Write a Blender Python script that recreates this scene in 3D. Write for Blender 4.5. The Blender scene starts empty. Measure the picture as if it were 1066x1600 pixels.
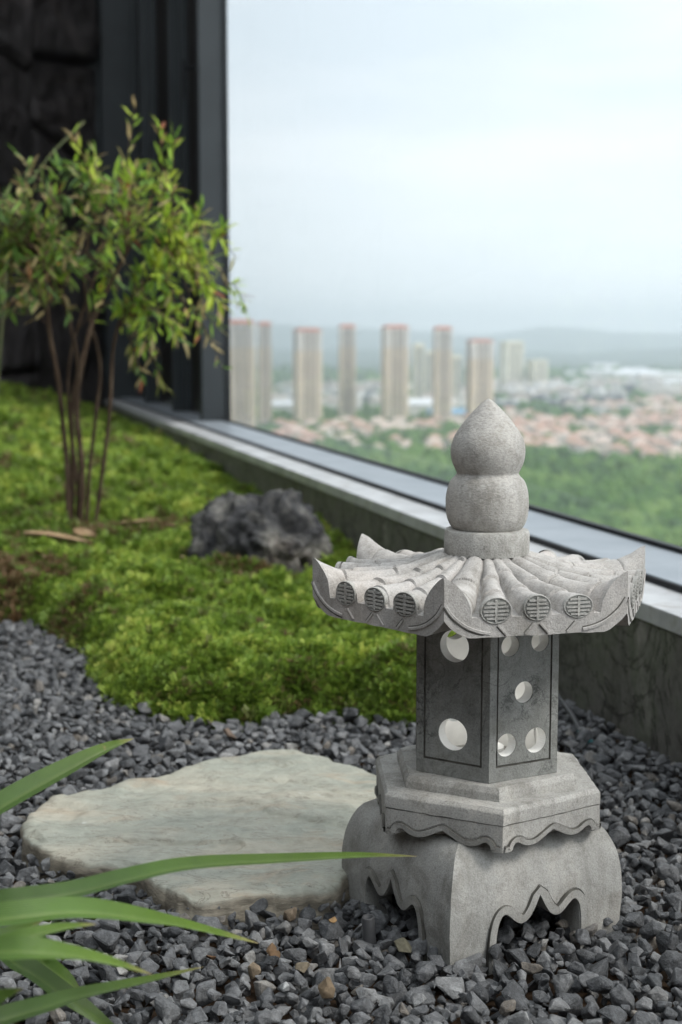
import bpy, bmesh, math, random
import numpy as np
from mathutils import Vector, Matrix, noise
from mathutils.geometry import tessellate_polygon

random.seed(7)
RNG = np.random.default_rng(7)
R = math.radians
scene = bpy.context.scene
COL = scene.collection

# ------------------------------------------------------------------ camera
CAM_H, PITCH, FPX = 0.72, R(6.8), 2222.0
cd = bpy.data.cameras.new('camera')
cam = bpy.data.objects.new('camera', cd)
COL.objects.link(cam)
cam.location = (0, 0, CAM_H)
cam.rotation_euler = (R(90) - PITCH, 0, 0)
cd.sensor_fit = 'VERTICAL'
cd.sensor_height = 36.0
cd.lens = 50.0
cd.clip_start = 0.05
cd.clip_end = 60000
cd.dof.use_dof = True
cd.dof.focus_distance = 1.62
cd.dof.aperture_fstop = 5.6
scene.camera = cam

# ------------------------------------------------------------------ light
SUN_AZ, SUN_EL = 112.0, 46.0          # degrees right of the view direction, elevation
world = bpy.data.worlds.new('World')
scene.world = world
world.use_nodes = True
wn, wl = world.node_tree.nodes, world.node_tree.links
wn.clear()
w_out = wn.new('ShaderNodeOutputWorld')
w_bg = wn.new('ShaderNodeBackground')
w_bg.inputs['Strength'].default_value = 0.1
sky = wn.new('ShaderNodeTexSky')
sky.sky_type = 'NISHITA'
sky.sun_disc = False
sky.sun_elevation = R(SUN_EL)
sky.sun_rotation = R(SUN_AZ)
sky.air_density = 1.0
sky.dust_density = 2.5
tc = wn.new('ShaderNodeTexCoord')
mp = wn.new('ShaderNodeMapping')
mp.inputs['Scale'].default_value = (1.0, 1.0, 5.0)
wl.new(tc.outputs['Generated'], mp.inputs['Vector'])
nz = wn.new('ShaderNodeTexNoise')
nz.inputs['Scale'].default_value = 2.6
nz.inputs['Detail'].default_value = 5
nz.inputs['Roughness'].default_value = 0.5
wl.new(mp.outputs['Vector'], nz.inputs['Vector'])
cr = wn.new('ShaderNodeValToRGB')
cr.color_ramp.elements[0].position = 0.38
cr.color_ramp.elements[0].color = (6.6, 7.25, 7.65, 1)
cr.color_ramp.elements[1].position = 0.68
cr.color_ramp.elements[1].color = (8.5, 8.8, 8.95, 1)
wl.new(nz.outputs['Fac'], cr.inputs['Fac'])
# thin cloud is brighter round the veiled sun
vm = wn.new('ShaderNodeVectorMath'); vm.operation = 'DOT_PRODUCT'
sdir = Vector((math.sin(R(SUN_AZ)) * math.cos(R(SUN_EL)), math.cos(R(SUN_AZ)) * math.cos(R(SUN_EL)), math.sin(R(SUN_EL))))
vm.inputs[1].default_value = sdir
wl.new(tc.outputs['Generated'], vm.inputs[0])
mr = wn.new('ShaderNodeMapRange')
mr.inputs['From Min'].default_value = 0.35
mr.inputs['From Max'].default_value = 1.0
mr.inputs['To Min'].default_value = 0.0
mr.inputs['To Max'].default_value = 4.0
wl.new(vm.outputs['Value'], mr.inputs['Value'])
add = wn.new('ShaderNodeMix'); add.data_type = 'RGBA'; add.blend_type = 'ADD'
add.inputs['Factor'].default_value = 1.0
wl.new(cr.outputs['Color'], add.inputs[6]); wl.new(mr.outputs['Result'], add.inputs[7])
mx = wn.new('ShaderNodeMix'); mx.data_type = 'RGBA'
mx.inputs['Factor'].default_value = 0.85
wl.new(sky.outputs['Color'], mx.inputs[6]); wl.new(add.outputs[2], mx.inputs[7])
sz = wn.new('ShaderNodeSeparateXYZ'); wl.new(tc.outputs['Generated'], sz.inputs[0])
hr = wn.new('ShaderNodeMapRange'); hr.interpolation_type = 'SMOOTHSTEP'
hr.inputs['From Min'].default_value = 0.0; hr.inputs['From Max'].default_value = 0.16
hr.inputs['To Min'].default_value = 0.7; hr.inputs['To Max'].default_value = 0.0
wl.new(sz.outputs['Z'], hr.inputs['Value'])
hm = wn.new('ShaderNodeMix'); hm.data_type = 'RGBA'
wl.new(hr.outputs['Result'], hm.inputs[0]); wl.new(mx.outputs[2], hm.inputs[6]); hm.inputs[7].default_value = (8.5, 8.9, 9.05, 1)
wl.new(hm.outputs[2], w_bg.inputs['Color'])
wl.new(w_bg.outputs['Background'], w_out.inputs['Surface'])

sl = bpy.data.lights.new('sun', 'SUN')
sl.energy = 1.5
sl.angle = R(16)
sl.color = (1.0, 0.945, 0.87)
sun = bpy.data.objects.new('sun', sl)
COL.objects.link(sun)
sun.rotation_euler = sdir.to_track_quat('Z', 'Y').to_euler()

vs = scene.view_settings
vs.view_transform = 'Standard'
vs.look = 'None'
vs.exposure = 0.88
vs.gamma = 1.0
vs.use_curve_mapping = False
cy = scene.cycles
cy.use_denoising = True
cy.max_bounces = 8
cy.volume_bounces = 1
cy.transparent_max_bounces = 12
cy.caustics_reflective = False
cy.caustics_refractive = False

# ------------------------------------------------------------------ helpers
def ray(px, py):
    a, b = (px - 533) / FPX, (800 - py) / FPX
    return Vector((a, math.cos(PITCH) + b * math.sin(PITCH), -math.sin(PITCH) + b * math.cos(PITCH)))

def at(px, py, Y):
    d = ray(px, py)
    return Vector((0, 0, CAM_H)) + d * (Y / d.y)

def onz(px, py, z=0.0):
    d = ray(px, py)
    return Vector((0, 0, CAM_H)) + d * ((z - CAM_H) / d.z)

def tag(o, label=None, cat=None, group=None, kind=None):
    if label: o['label'] = label
    if cat: o['category'] = cat
    if group: o['group'] = group
    if kind: o['kind'] = kind
    return o

def link(o, parent=None):
    COL.objects.link(o)
    if parent: o.parent = parent
    return o

def empty(name, loc=(0, 0, 0), rz=0.0):
    o = bpy.data.objects.new(name, None)
    o.location = loc
    o.rotation_euler = (0, 0, rz)
    o.empty_display_size = 0.05
    return link(o)

def smooth(me, on=True):
    me.polygons.foreach_set('use_smooth', np.full(len(me.polygons), on))

class MB:
    def __init__(s):
        s.v, s.f, s.m = [], [], []
    def quad(s, a, b, c, d, m=0):
        k = len(s.v); s.v += [tuple(a), tuple(b), tuple(c), tuple(d)]; s.f.append((k, k+1, k+2, k+3)); s.m.append(m)
    def poly(s, pts, m=0):
        k = len(s.v); s.v += [tuple(p) for p in pts]; s.f.append(tuple(range(k, k+len(pts)))); s.m.append(m)
    def box(s, x0, x1, y0, y1, z0, z1, m=0, T=None):
        k = len(s.v)
        P = [(x0,y0,z0),(x1,y0,z0),(x1,y1,z0),(x0,y1,z0),(x0,y0,z1),(x1,y0,z1),(x1,y1,z1),(x0,y1,z1)]
        if T: P = [tuple(T(*p)) for p in P]
        s.v += P
        for q in ((3,2,1,0),(4,5,6,7),(0,1,5,4),(1,2,6,5),(2,3,7,6),(3,0,4,7)):
            s.f.append(tuple(k+i for i in q)); s.m.append(m)
    def grid(s, rows, m=0, close=False):
        k = len(s.v); n = len(rows[0])
        for r in rows: s.v += [tuple(p) for p in r]
        for i in range(len(rows)-1):
            for j in range(n if close else n-1):
                j2 = (j+1) % n
                s.f.append((k+i*n+j, k+i*n+j2, k+(i+1)*n+j2, k+(i+1)*n+j)); s.m.append(m)
    def lathe(s, prof, n=48, c=(0,0), m=0, cap=True):
        rows = [[(c[0]+r*math.cos(2*math.pi*j/n), c[1]+r*math.sin(2*math.pi*j/n), z) for j in range(n)] for r, z in prof]
        s.grid(rows, m, True)
        if cap:
            s.poly(rows[0][::-1], m); s.poly(rows[-1], m)
    def tube(s, pts, rad, n=8, m=0):
        pts = [Vector(p) for p in pts]
        rows = []
        for i, p in enumerate(pts):
            t = (pts[min(i+1, len(pts)-1)] - pts[max(i-1, 0)]).normalized()
            a = t.cross(Vector((0.31, 0.17, 0.93))).normalized(); b = t.cross(a)
            r = rad[i] if hasattr(rad, '__len__') else rad
            rows.append([p + a*(r*math.cos(2*math.pi*j/n)) + b*(r*math.sin(2*math.pi*j/n)) for j in range(n)])
        s.grid(rows, m, True)
        s.poly(rows[0][::-1], m); s.poly(rows[-1], m)
    def mesh(s, name, mats, sm=False, fix=True, merge=0.0):
        me = bpy.data.meshes.new(name)
        me.from_pydata(s.v, [], s.f)
        for m in (mats if isinstance(mats, (list, tuple)) else [mats]): me.materials.append(m)
        me.polygons.foreach_set('material_index', s.m)
        if fix or merge:
            bm = bmesh.new(); bm.from_mesh(me)
            if merge: bmesh.ops.remove_doubles(bm, verts=bm.verts, dist=merge)
            if fix: bmesh.ops.recalc_face_normals(bm, faces=bm.faces)
            bm.to_mesh(me); bm.free()
        if sm: smooth(me)
        me.update()
        return me
    def build(s, name, mats, parent=None, sm=False, fix=True, merge=0.0, bevel=0.0, loc=None):
        me = s.mesh(name, mats, sm, fix, merge)
        if bevel:
            bm = bmesh.new(); bm.from_mesh(me)
            bmesh.ops.remove_doubles(bm, verts=bm.verts, dist=1e-5)
            es = [e for e in bm.edges if len(e.link_faces) == 2 and e.calc_face_angle(0) > 0.5]
            bmesh.ops.bevel(bm, geom=es, offset=bevel, segments=2, affect='EDGES', profile=0.6)
            bm.to_mesh(me); bm.free()
        o = bpy.data.objects.new(name, me)
        if loc is not None: o.location = loc
        return link(o, parent)

def np_mesh(name, V, F, mats, attrs=None, sm=False):
    """V (n,3) float, F (m,3 or 4) int; attrs {name: per-vertex float}"""
    me = bpy.data.meshes.new(name)
    V = np.asarray(V, np.float32); F = np.asarray(F, np.int32)
    k = F.shape[1]
    me.vertices.add(len(V)); me.vertices.foreach_set('co', V.ravel())
    me.loops.add(F.size); me.loops.foreach_set('vertex_index', F.ravel())
    me.polygons.add(len(F))
    me.polygons.foreach_set('loop_start', np.arange(0, F.size, k, dtype=np.int32))
    for m in mats: me.materials.append(m)
    me.update(calc_edges=True)
    me.polygons.foreach_set('use_smooth', np.full(len(F), sm))
    for nme, a in (attrs or {}).items():
        at_ = me.attributes.new(nme, 'FLOAT', 'POINT')
        at_.data.foreach_set('value', np.asarray(a, np.float32))
    me.validate()
    return me

def fbm(x, y, z=0.0, o=4, s=1.0):
    return noise.fractal(Vector((x*s, y*s, z*s)), 0.55, 2.0, o)

def catmull(P, n=8):
    P = [Vector(p) for p in P]
    Q = [P[0]*2-P[1]] + P + [P[-1]*2-P[-2]]
    out = []
    for i in range(1, len(Q)-2):
        a, b, c, d = Q[i-1], Q[i], Q[i+1], Q[i+2]
        for k in range(n):
            t = k/n
            out.append(0.5*((2*b) + (c-a)*t + (2*a-5*b+4*c-d)*t*t + (3*b-a-3*c+d)*t**3))
    out.append(P[-1])
    return out

# ------------------------------------------------------------------ materials
class NT:
    def __init__(s, name):
        s.mat = bpy.data.materials.new(name); s.mat.use_nodes = True
        s.n, s.l = s.mat.node_tree.nodes, s.mat.node_tree.links
        s.b = s.n['Principled BSDF']; s.out = s.n['Material Output']
        s.co = s.n.new('ShaderNodeTexCoord').outputs['Object']
    def node(s, t, **kw):
        nd = s.n.new(t)
        for k, v in kw.items(): setattr(nd, k, v)
        return nd
    def noise(s, scale, detail=4, rough=0.55, dist=0.0, vec=None, stretch=None):
        nd = s.n.new('ShaderNodeTexNoise')
        nd.inputs['Scale'].default_value = scale; nd.inputs['Detail'].default_value = detail
        nd.inputs['Roughness'].default_value = rough; nd.inputs['Distortion'].default_value = dist
        v = vec or s.co
        if stretch:
            m = s.n.new('ShaderNodeMapping'); m.inputs['Scale'].default_value = stretch
            s.l.new(v, m.inputs['Vector']); v = m.outputs['Vector']
        s.l.new(v, nd.inputs['Vector'])
        return nd.outputs['Fac']
    def ramp(s, fac, stops):
        nd = s.n.new('ShaderNodeValToRGB'); e = nd.color_ramp.elements
        while len(e) < len(stops): e.new(0.5)
        for i, (p, c) in enumerate(stops):
            e[i].position = p; e[i].color = (*c, 1) if hasattr(c, '__len__') else (c, c, c, 1)
        s.l.new(fac, nd.inputs['Fac'])
        return nd.outputs['Color']
    def mix(s, fac, a, b, blend='MIX'):
        nd = s.n.new('ShaderNodeMix'); nd.data_type = 'RGBA'; nd.blend_type = blend
        for k, v in ((0, fac), (6, a), (7, b)):
            sock = nd.inputs[k]
            if isinstance(v, (int, float)): sock.default_value = v if k == 0 else (v, v, v, 1)
            elif isinstance(v, tuple): sock.default_value = (*v, 1)
            else: s.l.new(v, sock)
        return nd.outputs[2]
    def attr(s, name, inst=False):
        nd = s.n.new('ShaderNodeAttribute'); nd.attribute_name = name
        if inst: nd.attribute_type = 'INSTANCER'
        return nd.outputs['Fac']
    def color(s, c):
        if isinstance(c, tuple): s.b.inputs['Base Color'].default_value = (*c, 1)
        else: s.l.new(c, s.b.inputs['Base Color'])
        return s
    def rough(s, r, spec=None):
        if isinstance(r, (int, float)): s.b.inputs['Roughness'].default_value = r
        else: s.l.new(r, s.b.inputs['Roughness'])
        if spec is not None: s.b.inputs['Specular IOR Level'].default_value = spec
        return s
    def bump(s, h, dist, strength=1.0, prev=None):
        nd = s.n.new('ShaderNodeBump'); nd.inputs['Distance'].default_value = dist; nd.inputs['Strength'].default_value = strength
        s.l.new(h, nd.inputs['Height'])
        if prev is not None: s.l.new(prev, nd.inputs['Normal'])
        s.l.new(nd.outputs['Normal'], s.b.inputs['Normal'])
        return nd.outputs['Normal']

def flat(name, c, r=0.7, var=0.12, scale=3.0, spec=0.3):
    t = NT(name)
    nf = t.noise(scale, 3)
    lo = tuple(x*(1-var) for x in c); hi = tuple(min(1, x*(1+var)) for x in c)
    t.color(t.ramp(nf, [(0.3, lo), (0.7, hi)])).rough(r, spec)
    return t.mat

M = {}
def granite(name, base, dark, warm, speck=0.5, veins=False, hatch=None):
    t = NT(name)
    big = t.noise(9, 5, 0.6)
    c = t.ramp(big, [(0.3, dark), (0.52, base), (0.75, warm)])
    fine = t.noise(520, 2, 0.6, 0, stretch=hatch) if hatch else t.noise(520, 2, 0.6)
    c = t.mix(speck, c, t.ramp(fine, [(0.3, 0.42), (0.5, 0.9), (0.72, 1.25)]), 'MULTIPLY')
    pits = t.noise(140, 3, 0.7)
    c = t.mix(0.45, c, t.ramp(pits, [(0.25, 0.4), (0.36, 1.0)]), 'MULTIPLY')
    if veins:
        v1 = t.noise(16, 6, 0.62, 1.2)
        msk = t.ramp(t.noise(11, 3), [(0.46, 0.0), (0.62, 0.75)])
        c = t.mix(msk, c, t.ramp(v1, [(0.475, 1.0), (0.497, 0.35), (0.505, 0.35), (0.53, 1.0)]), 'MULTIPLY')
        v2 = t.noise(38, 5, 0.62, 0.8)
        c = t.mix(msk, c, t.ramp(v2, [(0.485, 1.0), (0.5, 0.45), (0.515, 1.0)]), 'MULTIPLY')
    stain = t.noise(22, 6, 0.7, 0.6)
    c = t.mix(0.5, c, t.ramp(stain, [(0.34, (0.45, 0.43, 0.39)), (0.5, 1.0)]), 'MULTIPLY')
    streak = t.noise(34, 5, 0.65, 0.3, stretch=(1, 1, .16))
    c = t.mix(0.4, c, t.ramp(streak, [(0.36, (0.55, 0.54, 0.50)), (0.50, 1.0), (0.66, (1.12, 1.1, 1.06))]), 'MULTIPLY')
    chip = t.noise(75, 6, 0.75, 0.4)
    c = t.mix(t.ramp(chip, [(0.655, 0.0), (0.68, 0.5)]), c, (0.10, 0.095, 0.085))
    t.color(c).rough(0.85, 0.25)
    n1 = t.bump(fine, 0.0006, 0.8)
    n2 = t.bump(pits, 0.0012, 0.6, n1)
    t.bump(t.noise(45, 4), 0.0018, 0.5, n2)
    return t.mat
M['granite'] = granite('pale_granite', (0.44, 0.43, 0.405), (0.33, 0.32, 0.30), (0.50, 0.475, 0.435))
M['granite_roof'] = granite('roof_granite', (0.47, 0.45, 0.43), (0.36, 0.345, 0.325), (0.52, 0.47, 0.43), 0.4)
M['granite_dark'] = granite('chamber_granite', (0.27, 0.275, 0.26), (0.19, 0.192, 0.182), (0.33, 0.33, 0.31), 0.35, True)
M['granite_base'] = granite('base_granite', (0.40, 0.395, 0.375), (0.29, 0.285, 0.265), (0.45, 0.43, 0.395), 0.4)
M['granite_finial'] = granite('finial_granite', (0.43, 0.415, 0.39), (0.35, 0.335, 0.31), (0.47, 0.45, 0.415), 0.42, False, (.5, .5, 1.0))
M['groove'] = flat('groove_shade', (0.115, 0.11, 0.098), 0.9, 0.4, 60, 0.1)  # dark strip colour that paints shade into the carved lines
M['plaster'] = flat('white_inner_face', (0.84, 0.84, 0.82), 0.7, 0.08, 40)

def leaf_mat(name, stops, attr, inst=False, trans=0.3, rough=0.55):
    t = NT(name)
    c = t.ramp(t.attr(attr, inst), stops)
    c = t.mix(0.25, c, t.ramp(t.noise(30, 3), [(0.3, 0.6), (0.7, 1.3)]), 'MULTIPLY')
    t.color(c).rough(rough, 0.35)
    tr = t.n.new('ShaderNodeBsdfTranslucent'); t.l.new(c, tr.inputs['Color'])
    ms = t.n.new('ShaderNodeMixShader'); ms.inputs[0].default_value = trans
    t.l.new(t.b.outputs[0], ms.inputs[1]); t.l.new(tr.outputs[0], ms.inputs[2])
    t.l.new(ms.outputs[0], t.out.inputs['Surface'])
    return t.mat

def stone_mat(name, use_attr):
    t = NT(name)
    if use_attr: rnd = t.attr('tone')
    else: rnd = t.n.new('ShaderNodeObjectInfo').outputs['Random']
    t.co = t.n.new('ShaderNodeNewGeometry').outputs['Position']
    c = t.ramp(rnd, [(0.0, (0.048, 0.050, 0.053)), (0.4, (0.084, 0.086, 0.090)), (0.75, (0.126, 0.128, 0.131)), (0.93, (0.185, 0.186, 0.186)), (0.97, (0.14, 0.12, 0.098)), (1.0, (0.24, 0.235, 0.225))])
    c = t.mix(0.85, c, t.ramp(t.noise(75, 7, 0.75), [(0.3, 0.45), (0.5, 0.95), (0.70, 2.0)]), 'MULTIPLY')
    v = t.noise(90, 5, 0.65, 1.5)
    c = t.mix(t.ramp(v, [(0.485, 0.0), (0.5, 0.45), (0.515, 0.0)]), c, (0.27, 0.28, 0.29))
    t.color(c).rough(0.62, 0.4)
    n1 = t.bump(t.noise(260, 5, 0.7), 0.0016, 0.8)
    t.bump(t.noise(90, 5, 0.65), 0.005, 0.8, n1)
    return t.mat
M['gravel'] = stone_mat('crushed_slate', True)
M['gravel_single'] = stone_mat('crushed_slate_single', False)

t = NT('soil')
t.color(t.ramp(t.noise(40, 6, 0.7), [(0.3, (0.022, 0.014, 0.009)), (0.7, (0.075, 0.048, 0.03))])).rough(0.95, 0.1)
t.bump(t.noise(120, 5, 0.7), 0.006); M['soil'] = t.mat
t = NT('moss_bed')
t.color(t.ramp(t.noise(25, 6, 0.7), [(0.3, (0.018, 0.020, 0.008)), (0.7, (0.045, 0.06, 0.014))])).rough(0.95, 0.1)
t.bump(t.noise(120, 5, 0.7), 0.006); M['bed'] = t.mat

# parapet: dark stained stone with swirls
t = NT('stained_parapet')
sw = t.noise(3.2, 8, 0.62, 2.2)
c = t.ramp(sw, [(0.30, (0.06, 0.062, 0.05)), (0.45, (0.145, 0.14, 0.125)), (0.53, (0.115, 0.122, 0.095)), (0.70, (0.25, 0.24, 0.215))])
v = t.noise(5.5, 7, 0.6, 1.6)
c = t.mix(t.ramp(v, [(0.47, 0.0), (0.5, 0.8), (0.52, 0.0)]), c, (0.022, 0.021, 0.017))
c = t.mix(0.7, c, t.ramp(t.noise(60, 5, 0.7), [(0.3, 0.65), (0.7, 1.3)]), 'MULTIPLY')
t.color(c).rough(0.6, 0.35); t.bump(t.noise(70, 5, 0.65), 0.002, 0.6); M['parapet'] = t.mat
t = NT('coping_stone')
c = t.ramp(t.noise(7, 6, 0.65), [(0.3, (0.30, 0.305, 0.31)), (0.6, (0.49, 0.495, 0.50))])
c = t.mix(t.ramp(t.noise(18, 6, 0.7, 0.8), [(0.55, 0.0), (0.68, 0.6)]), c, (0.25, 0.22, 0.19))
t.color(c).rough(t.ramp(t.noise(12, 4), [(0.3, 0.28), (0.7, 0.55)]), 0.5)
t.bump(t.noise(90, 4), 0.0008, 0.5); M['coping'] = t.mat
t = NT('aluminium_rail')
t.color(t.ramp(t.noise(6, 5, 0.6), [(0.3, (0.25, 0.28, 0.31)), (0.7, (0.34, 0.37, 0.40))])).rough(0.42, 0.5)
t.b.inputs['Metallic'].default_value = 0.35; t.bump(t.noise(40, 4), 0.0005, 0.4); M['rail'] = t.mat
M['gasket'] = flat('black_gasket', (0.008, 0.009, 0.011), 0.5)
t = NT('anodised_frame')
t.color(t.ramp(t.noise(4, 4), [(0.3, (0.020, 0.025, 0.028)), (0.7, (0.028, 0.034, 0.038))])).rough(0.45, 0.4); M['frame'] = t.mat
M['darkpanel'] = flat('dark_brown_panel', (0.012, 0.010, 0.010), 0.55, 0.3, 2)
t = NT('black_slate')
c = t.ramp(t.noise(2.2, 7, 0.65, 0.4), [(0.3, (0.018, 0.016, 0.0165)), (0.55, (0.040, 0.0345, 0.0345)), (0.8, (0.085, 0.068, 0.064))])
t.color(c).rough(0.75, 0.3)
n1 = t.bump(t.noise(30, 6, 0.7), 0.012, 0.7)
t.bump(t.noise(5, 6, 0.65, 0.5), 0.05, 0.6, n1); M['slate'] = t.mat
t = NT('window_glass')
for nd in [t.b]: t.n.remove(nd)
tr = t.n.new('ShaderNodeBsdfTransparent'); tr.inputs['Color'].default_value = (0.925, 0.935, 0.942, 1)
gl = t.n.new('ShaderNodeBsdfGlossy'); gl.inputs['Roughness'].default_value = 0.0
lw = t.n.new('ShaderNodeLayerWeight'); lw.inputs['Blend'].default_value = 0.5
pw_ = t.node('ShaderNodeMath', operation='POWER'); t.l.new(lw.outputs['Facing'], pw_.inputs[0]); pw_.inputs[1].default_value = 6.0
fr = t.node('ShaderNodeMath', operation='MULTIPLY_ADD'); t.l.new(pw_.outputs[0], fr.inputs[0]); fr.inputs[1].default_value = 0.35; fr.inputs[2].default_value = 0.02
ms = t.n.new('ShaderNodeMixShader')
t.l.new(fr.outputs[0], ms.inputs[0]); t.l.new(tr.outputs[0], ms.inputs[1]); t.l.new(gl.outputs[0], ms.inputs[2])
t.l.new(ms.outputs[0], t.out.inputs['Surface']); M['glass'] = t.mat

# ------------------------------------------------------------------ the terrace
WA = R(15.18)
W0 = Vector((0.562, 2.305, 0)); WU = Vector((-math.sin(WA), math.cos(WA), 0)); WN = Vector((math.cos(WA), math.sin(WA), 0))
def wall(t, s, z=0.0):                # along the window wall, across it (0 = inner face), up
    p = W0 + WU*t + WN*s
    return Vector((p.x, p.y, z))
def wall_s(x, y): return (x-W0.x)*WN.x + (y-W0.y)*WN.y
def wall_t(x, y): return (x-W0.x)*WU.x + (y-W0.y)*WU.y
T_END = 9.35

m = MB()
m.poly([wall(-4.5, .42, 0), wall(T_END+1.2, .42, 0), wall(T_END+1.2, -9, 0), wall(-4.5, -9, 0)])
m.poly([wall(-4.5, .42, -.4), wall(T_END+1.2, .42, -.4), wall(T_END+1.2, -9, -.4), wall(-4.5, -9, -.4)])
tag(m.build('ground', M['soil']), kind='structure')

par = empty('parapet_wall', wall(0, .05, 0))
tag(par, 'low dark stained stone wall with pale coping under the big window', 'wall')
inv = Matrix.Translation(-par.location)
def pw(t, s, z): return wall(t, s, z) - par.location
m = MB(); m.box(-2.5, T_END, 0.004, 0.40, 0, .238, T=pw); m.build('wall_face', M['parapet'], par)
tt = -2.5
while tt < T_END-.1:
    t1 = min(tt+2.36, T_END)
    m = MB(); m.box(tt+.0015, t1-.0015, 0, .112, .2385, .27, T=pw); m.build('coping_slab', M['coping'], par, bevel=.002)
    tt = t1

win = empty('window_wall', wall(0, .2, 0))
tag(win, 'tall dark framed floor window wall looking out over the city', 'window')
def ww(t, s, z): return wall(t, s, z) - win.location
m = MB(); m.box(-2.5, T_END, .118, .305, .2385, .283, T=ww); m.build('bottom_rail', M['rail'], win, bevel=.002)
m = MB(); m.box(-2.5, T_END, .1125, .1175, .2385, .281, T=ww); m.box(-2.5, T_END, .306, .325, .2385, .2925, T=ww)
m.build('gasket', M['gasket'], win)
Z_TOP = 4.6
for t0, t1, s0, s1 in ((5.84, 5.92, .195, .335), (6.92, 7.0, .195, .335), (8.3, 8.37, .195, .335)):
    m = MB(); m.box(t0, t1, s0, s1, .284, Z_TOP, T=ww); m.build('post', M['frame'], win, bevel=.004)
    m = MB(); m.box(t0-.015, t0+.03, s1+.001, s1+.02, .284, Z_TOP, T=ww); m.build('post_trim', M['gasket'], win)
m = MB(); m.box(-2.5, T_END, .195, .335, Z_TOP, Z_TOP+.15, T=ww); m.build('top_rail', M['frame'], win)
for t0, t1 in ((5.93, 6.91), (7.01, 8.29), (8.38, T_END)):
    m = MB(); m.box(t0, t1, .30, .318, .301, Z_TOP-.002, T=ww); m.build('dark_panel', M['darkpanel'], win)
    m = MB(); m.box(t1-.09, t1-.03, .255, .2985, .3, Z_TOP-.01, T=ww); m.build('inner_stile', M['frame'], win, bevel=.003)
m = MB(); m.box(T_END+.002, T_END+.1, -.3, .34, 0, Z_TOP, T=ww); m.build('corner_panel', M['frame'], win)
m = MB(); m.box(6.3, 6.325, .2, .297, 2.28, 2.30, T=ww); m.box(6.29, 6.335, .185, .20, 2.12, 2.34, T=ww)
m.build('handle', M['gasket'], win, bevel=.003)
m = MB(); m.box(-2.5, 5.84, .311, .319, .292, Z_TOP, T=ww); m.build('glass_pane', M['glass'], win)

# the black stone wall that meets the window wall at the far corner and runs on towards the left
SD = Vector((-math.sin(R(33)), -math.cos(R(33)), 0)); SNn = Vector((math.cos(R(33)), -math.sin(R(33)), 0))
S0 = wall(T_END, .0, 0)
sw_ = empty('stone_wall', S0)
tag(sw_, 'tall wall of rough black split stone panels behind the leafy shrub', 'wall')
def sp(a, d, z): return SD*a + SNn*d + Vector((0, 0, z))
m = MB(); m.box(-.02, 11, -.5, -.062, 0, 5.2, T=sp); m.build('backing', M['slate'], sw_)
a0 = 0.0; ci = 0
rs = random.Random(4)
while a0 < 10.5:
    w_ = (0.72, .40, .62, .85, .66, .7)[ci % 6]
    z0 = -.1 + rs.uniform(-.3, .0); ri = 0
    lo = (z0, z0)
    while lo[0] < 5.0:
        hh = rs.uniform(.75, 1.35)
        tilt = (.30, -.06, .22, .34, .1)[(ci + ri) % 5]
        hi = (lo[0]+hh - .0, lo[0]+hh + tilt*w_*1.1)       # right edge, left edge tops (a grows to the left)
        if ri == 0 and ci == 0: hi = (2.05, 2.34)
        pr = rs.uniform(-.035, .03)
        tw = rs.uniform(-.03, .03)
        n_u, n_v = 22, 28
        rows = []
        for j in range(n_v+1):
            fv = j/n_v; r_ = []
            for i in range(n_u+1):
                fu = i/n_u
                a = a0 + .006 + (w_-.012)*fu
                zb = lo[0] + (lo[1]-lo[0])*fu + .006; zt = hi[0] + (hi[1]-hi[0])*fu - .006
                z = zb + (zt-zb)*fv
                e = min(fu, 1-fu, fv*1.4, (1-fv)*1.4)
                d = pr + tw*(fu-.5) + .055*noise.ridged_multi_fractal(Vector((a*1.7+ci*7, ri*5.1, z*1.7)), 1.0, 2.1, 4, 1.0, 2.0)*.5 + .035*fbm(a*4, z*4, ci, 4)
                d += .05*math.floor(3*noise.noise(Vector((a*1.9+ci*3, z*1.3, ri*2.0))))/3
                if e < .001: d = -.05
                r_.append(sp(a, max(d, -.055), z))
            rows.append(r_)
        m = MB(); m.grid(rows)
        ring = [rows[0][i] for i in range(n_u+1)] + [rows[j][-1] for j in range(1, n_v+1)] + [rows[-1][i] for i in range(n_u-1, -1, -1)] + [rows[j][0] for j in range(n_v-1, 0, -1)]
        back = [p - SNn*((p.dot(SNn)) + .06) for p in ring]
        m.grid([ring, back], 0, True)
        o = m.build('stone_panel', M['slate'], sw_, sm=True, merge=1e-5)
        lo = hi; ri += 1
    a0 += w_; ci += 1
m = MB(); m.box(-.16, -.005, -.35, .02, 0, 5.2, T=sp); m.build('end_post', M['frame'], sw_, bevel=.004)

# unseen wall added left of and behind the viewer to block sky light
m = MB(); m.box(-3.8, -3.5, -4.9, 2.6, 0, 4.0); m.box(-3.5, 2.2, -4.9, -4.6, 0, 4.0)
tag(m.build('sky_block_wall', M['slate']), kind='structure')

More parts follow.
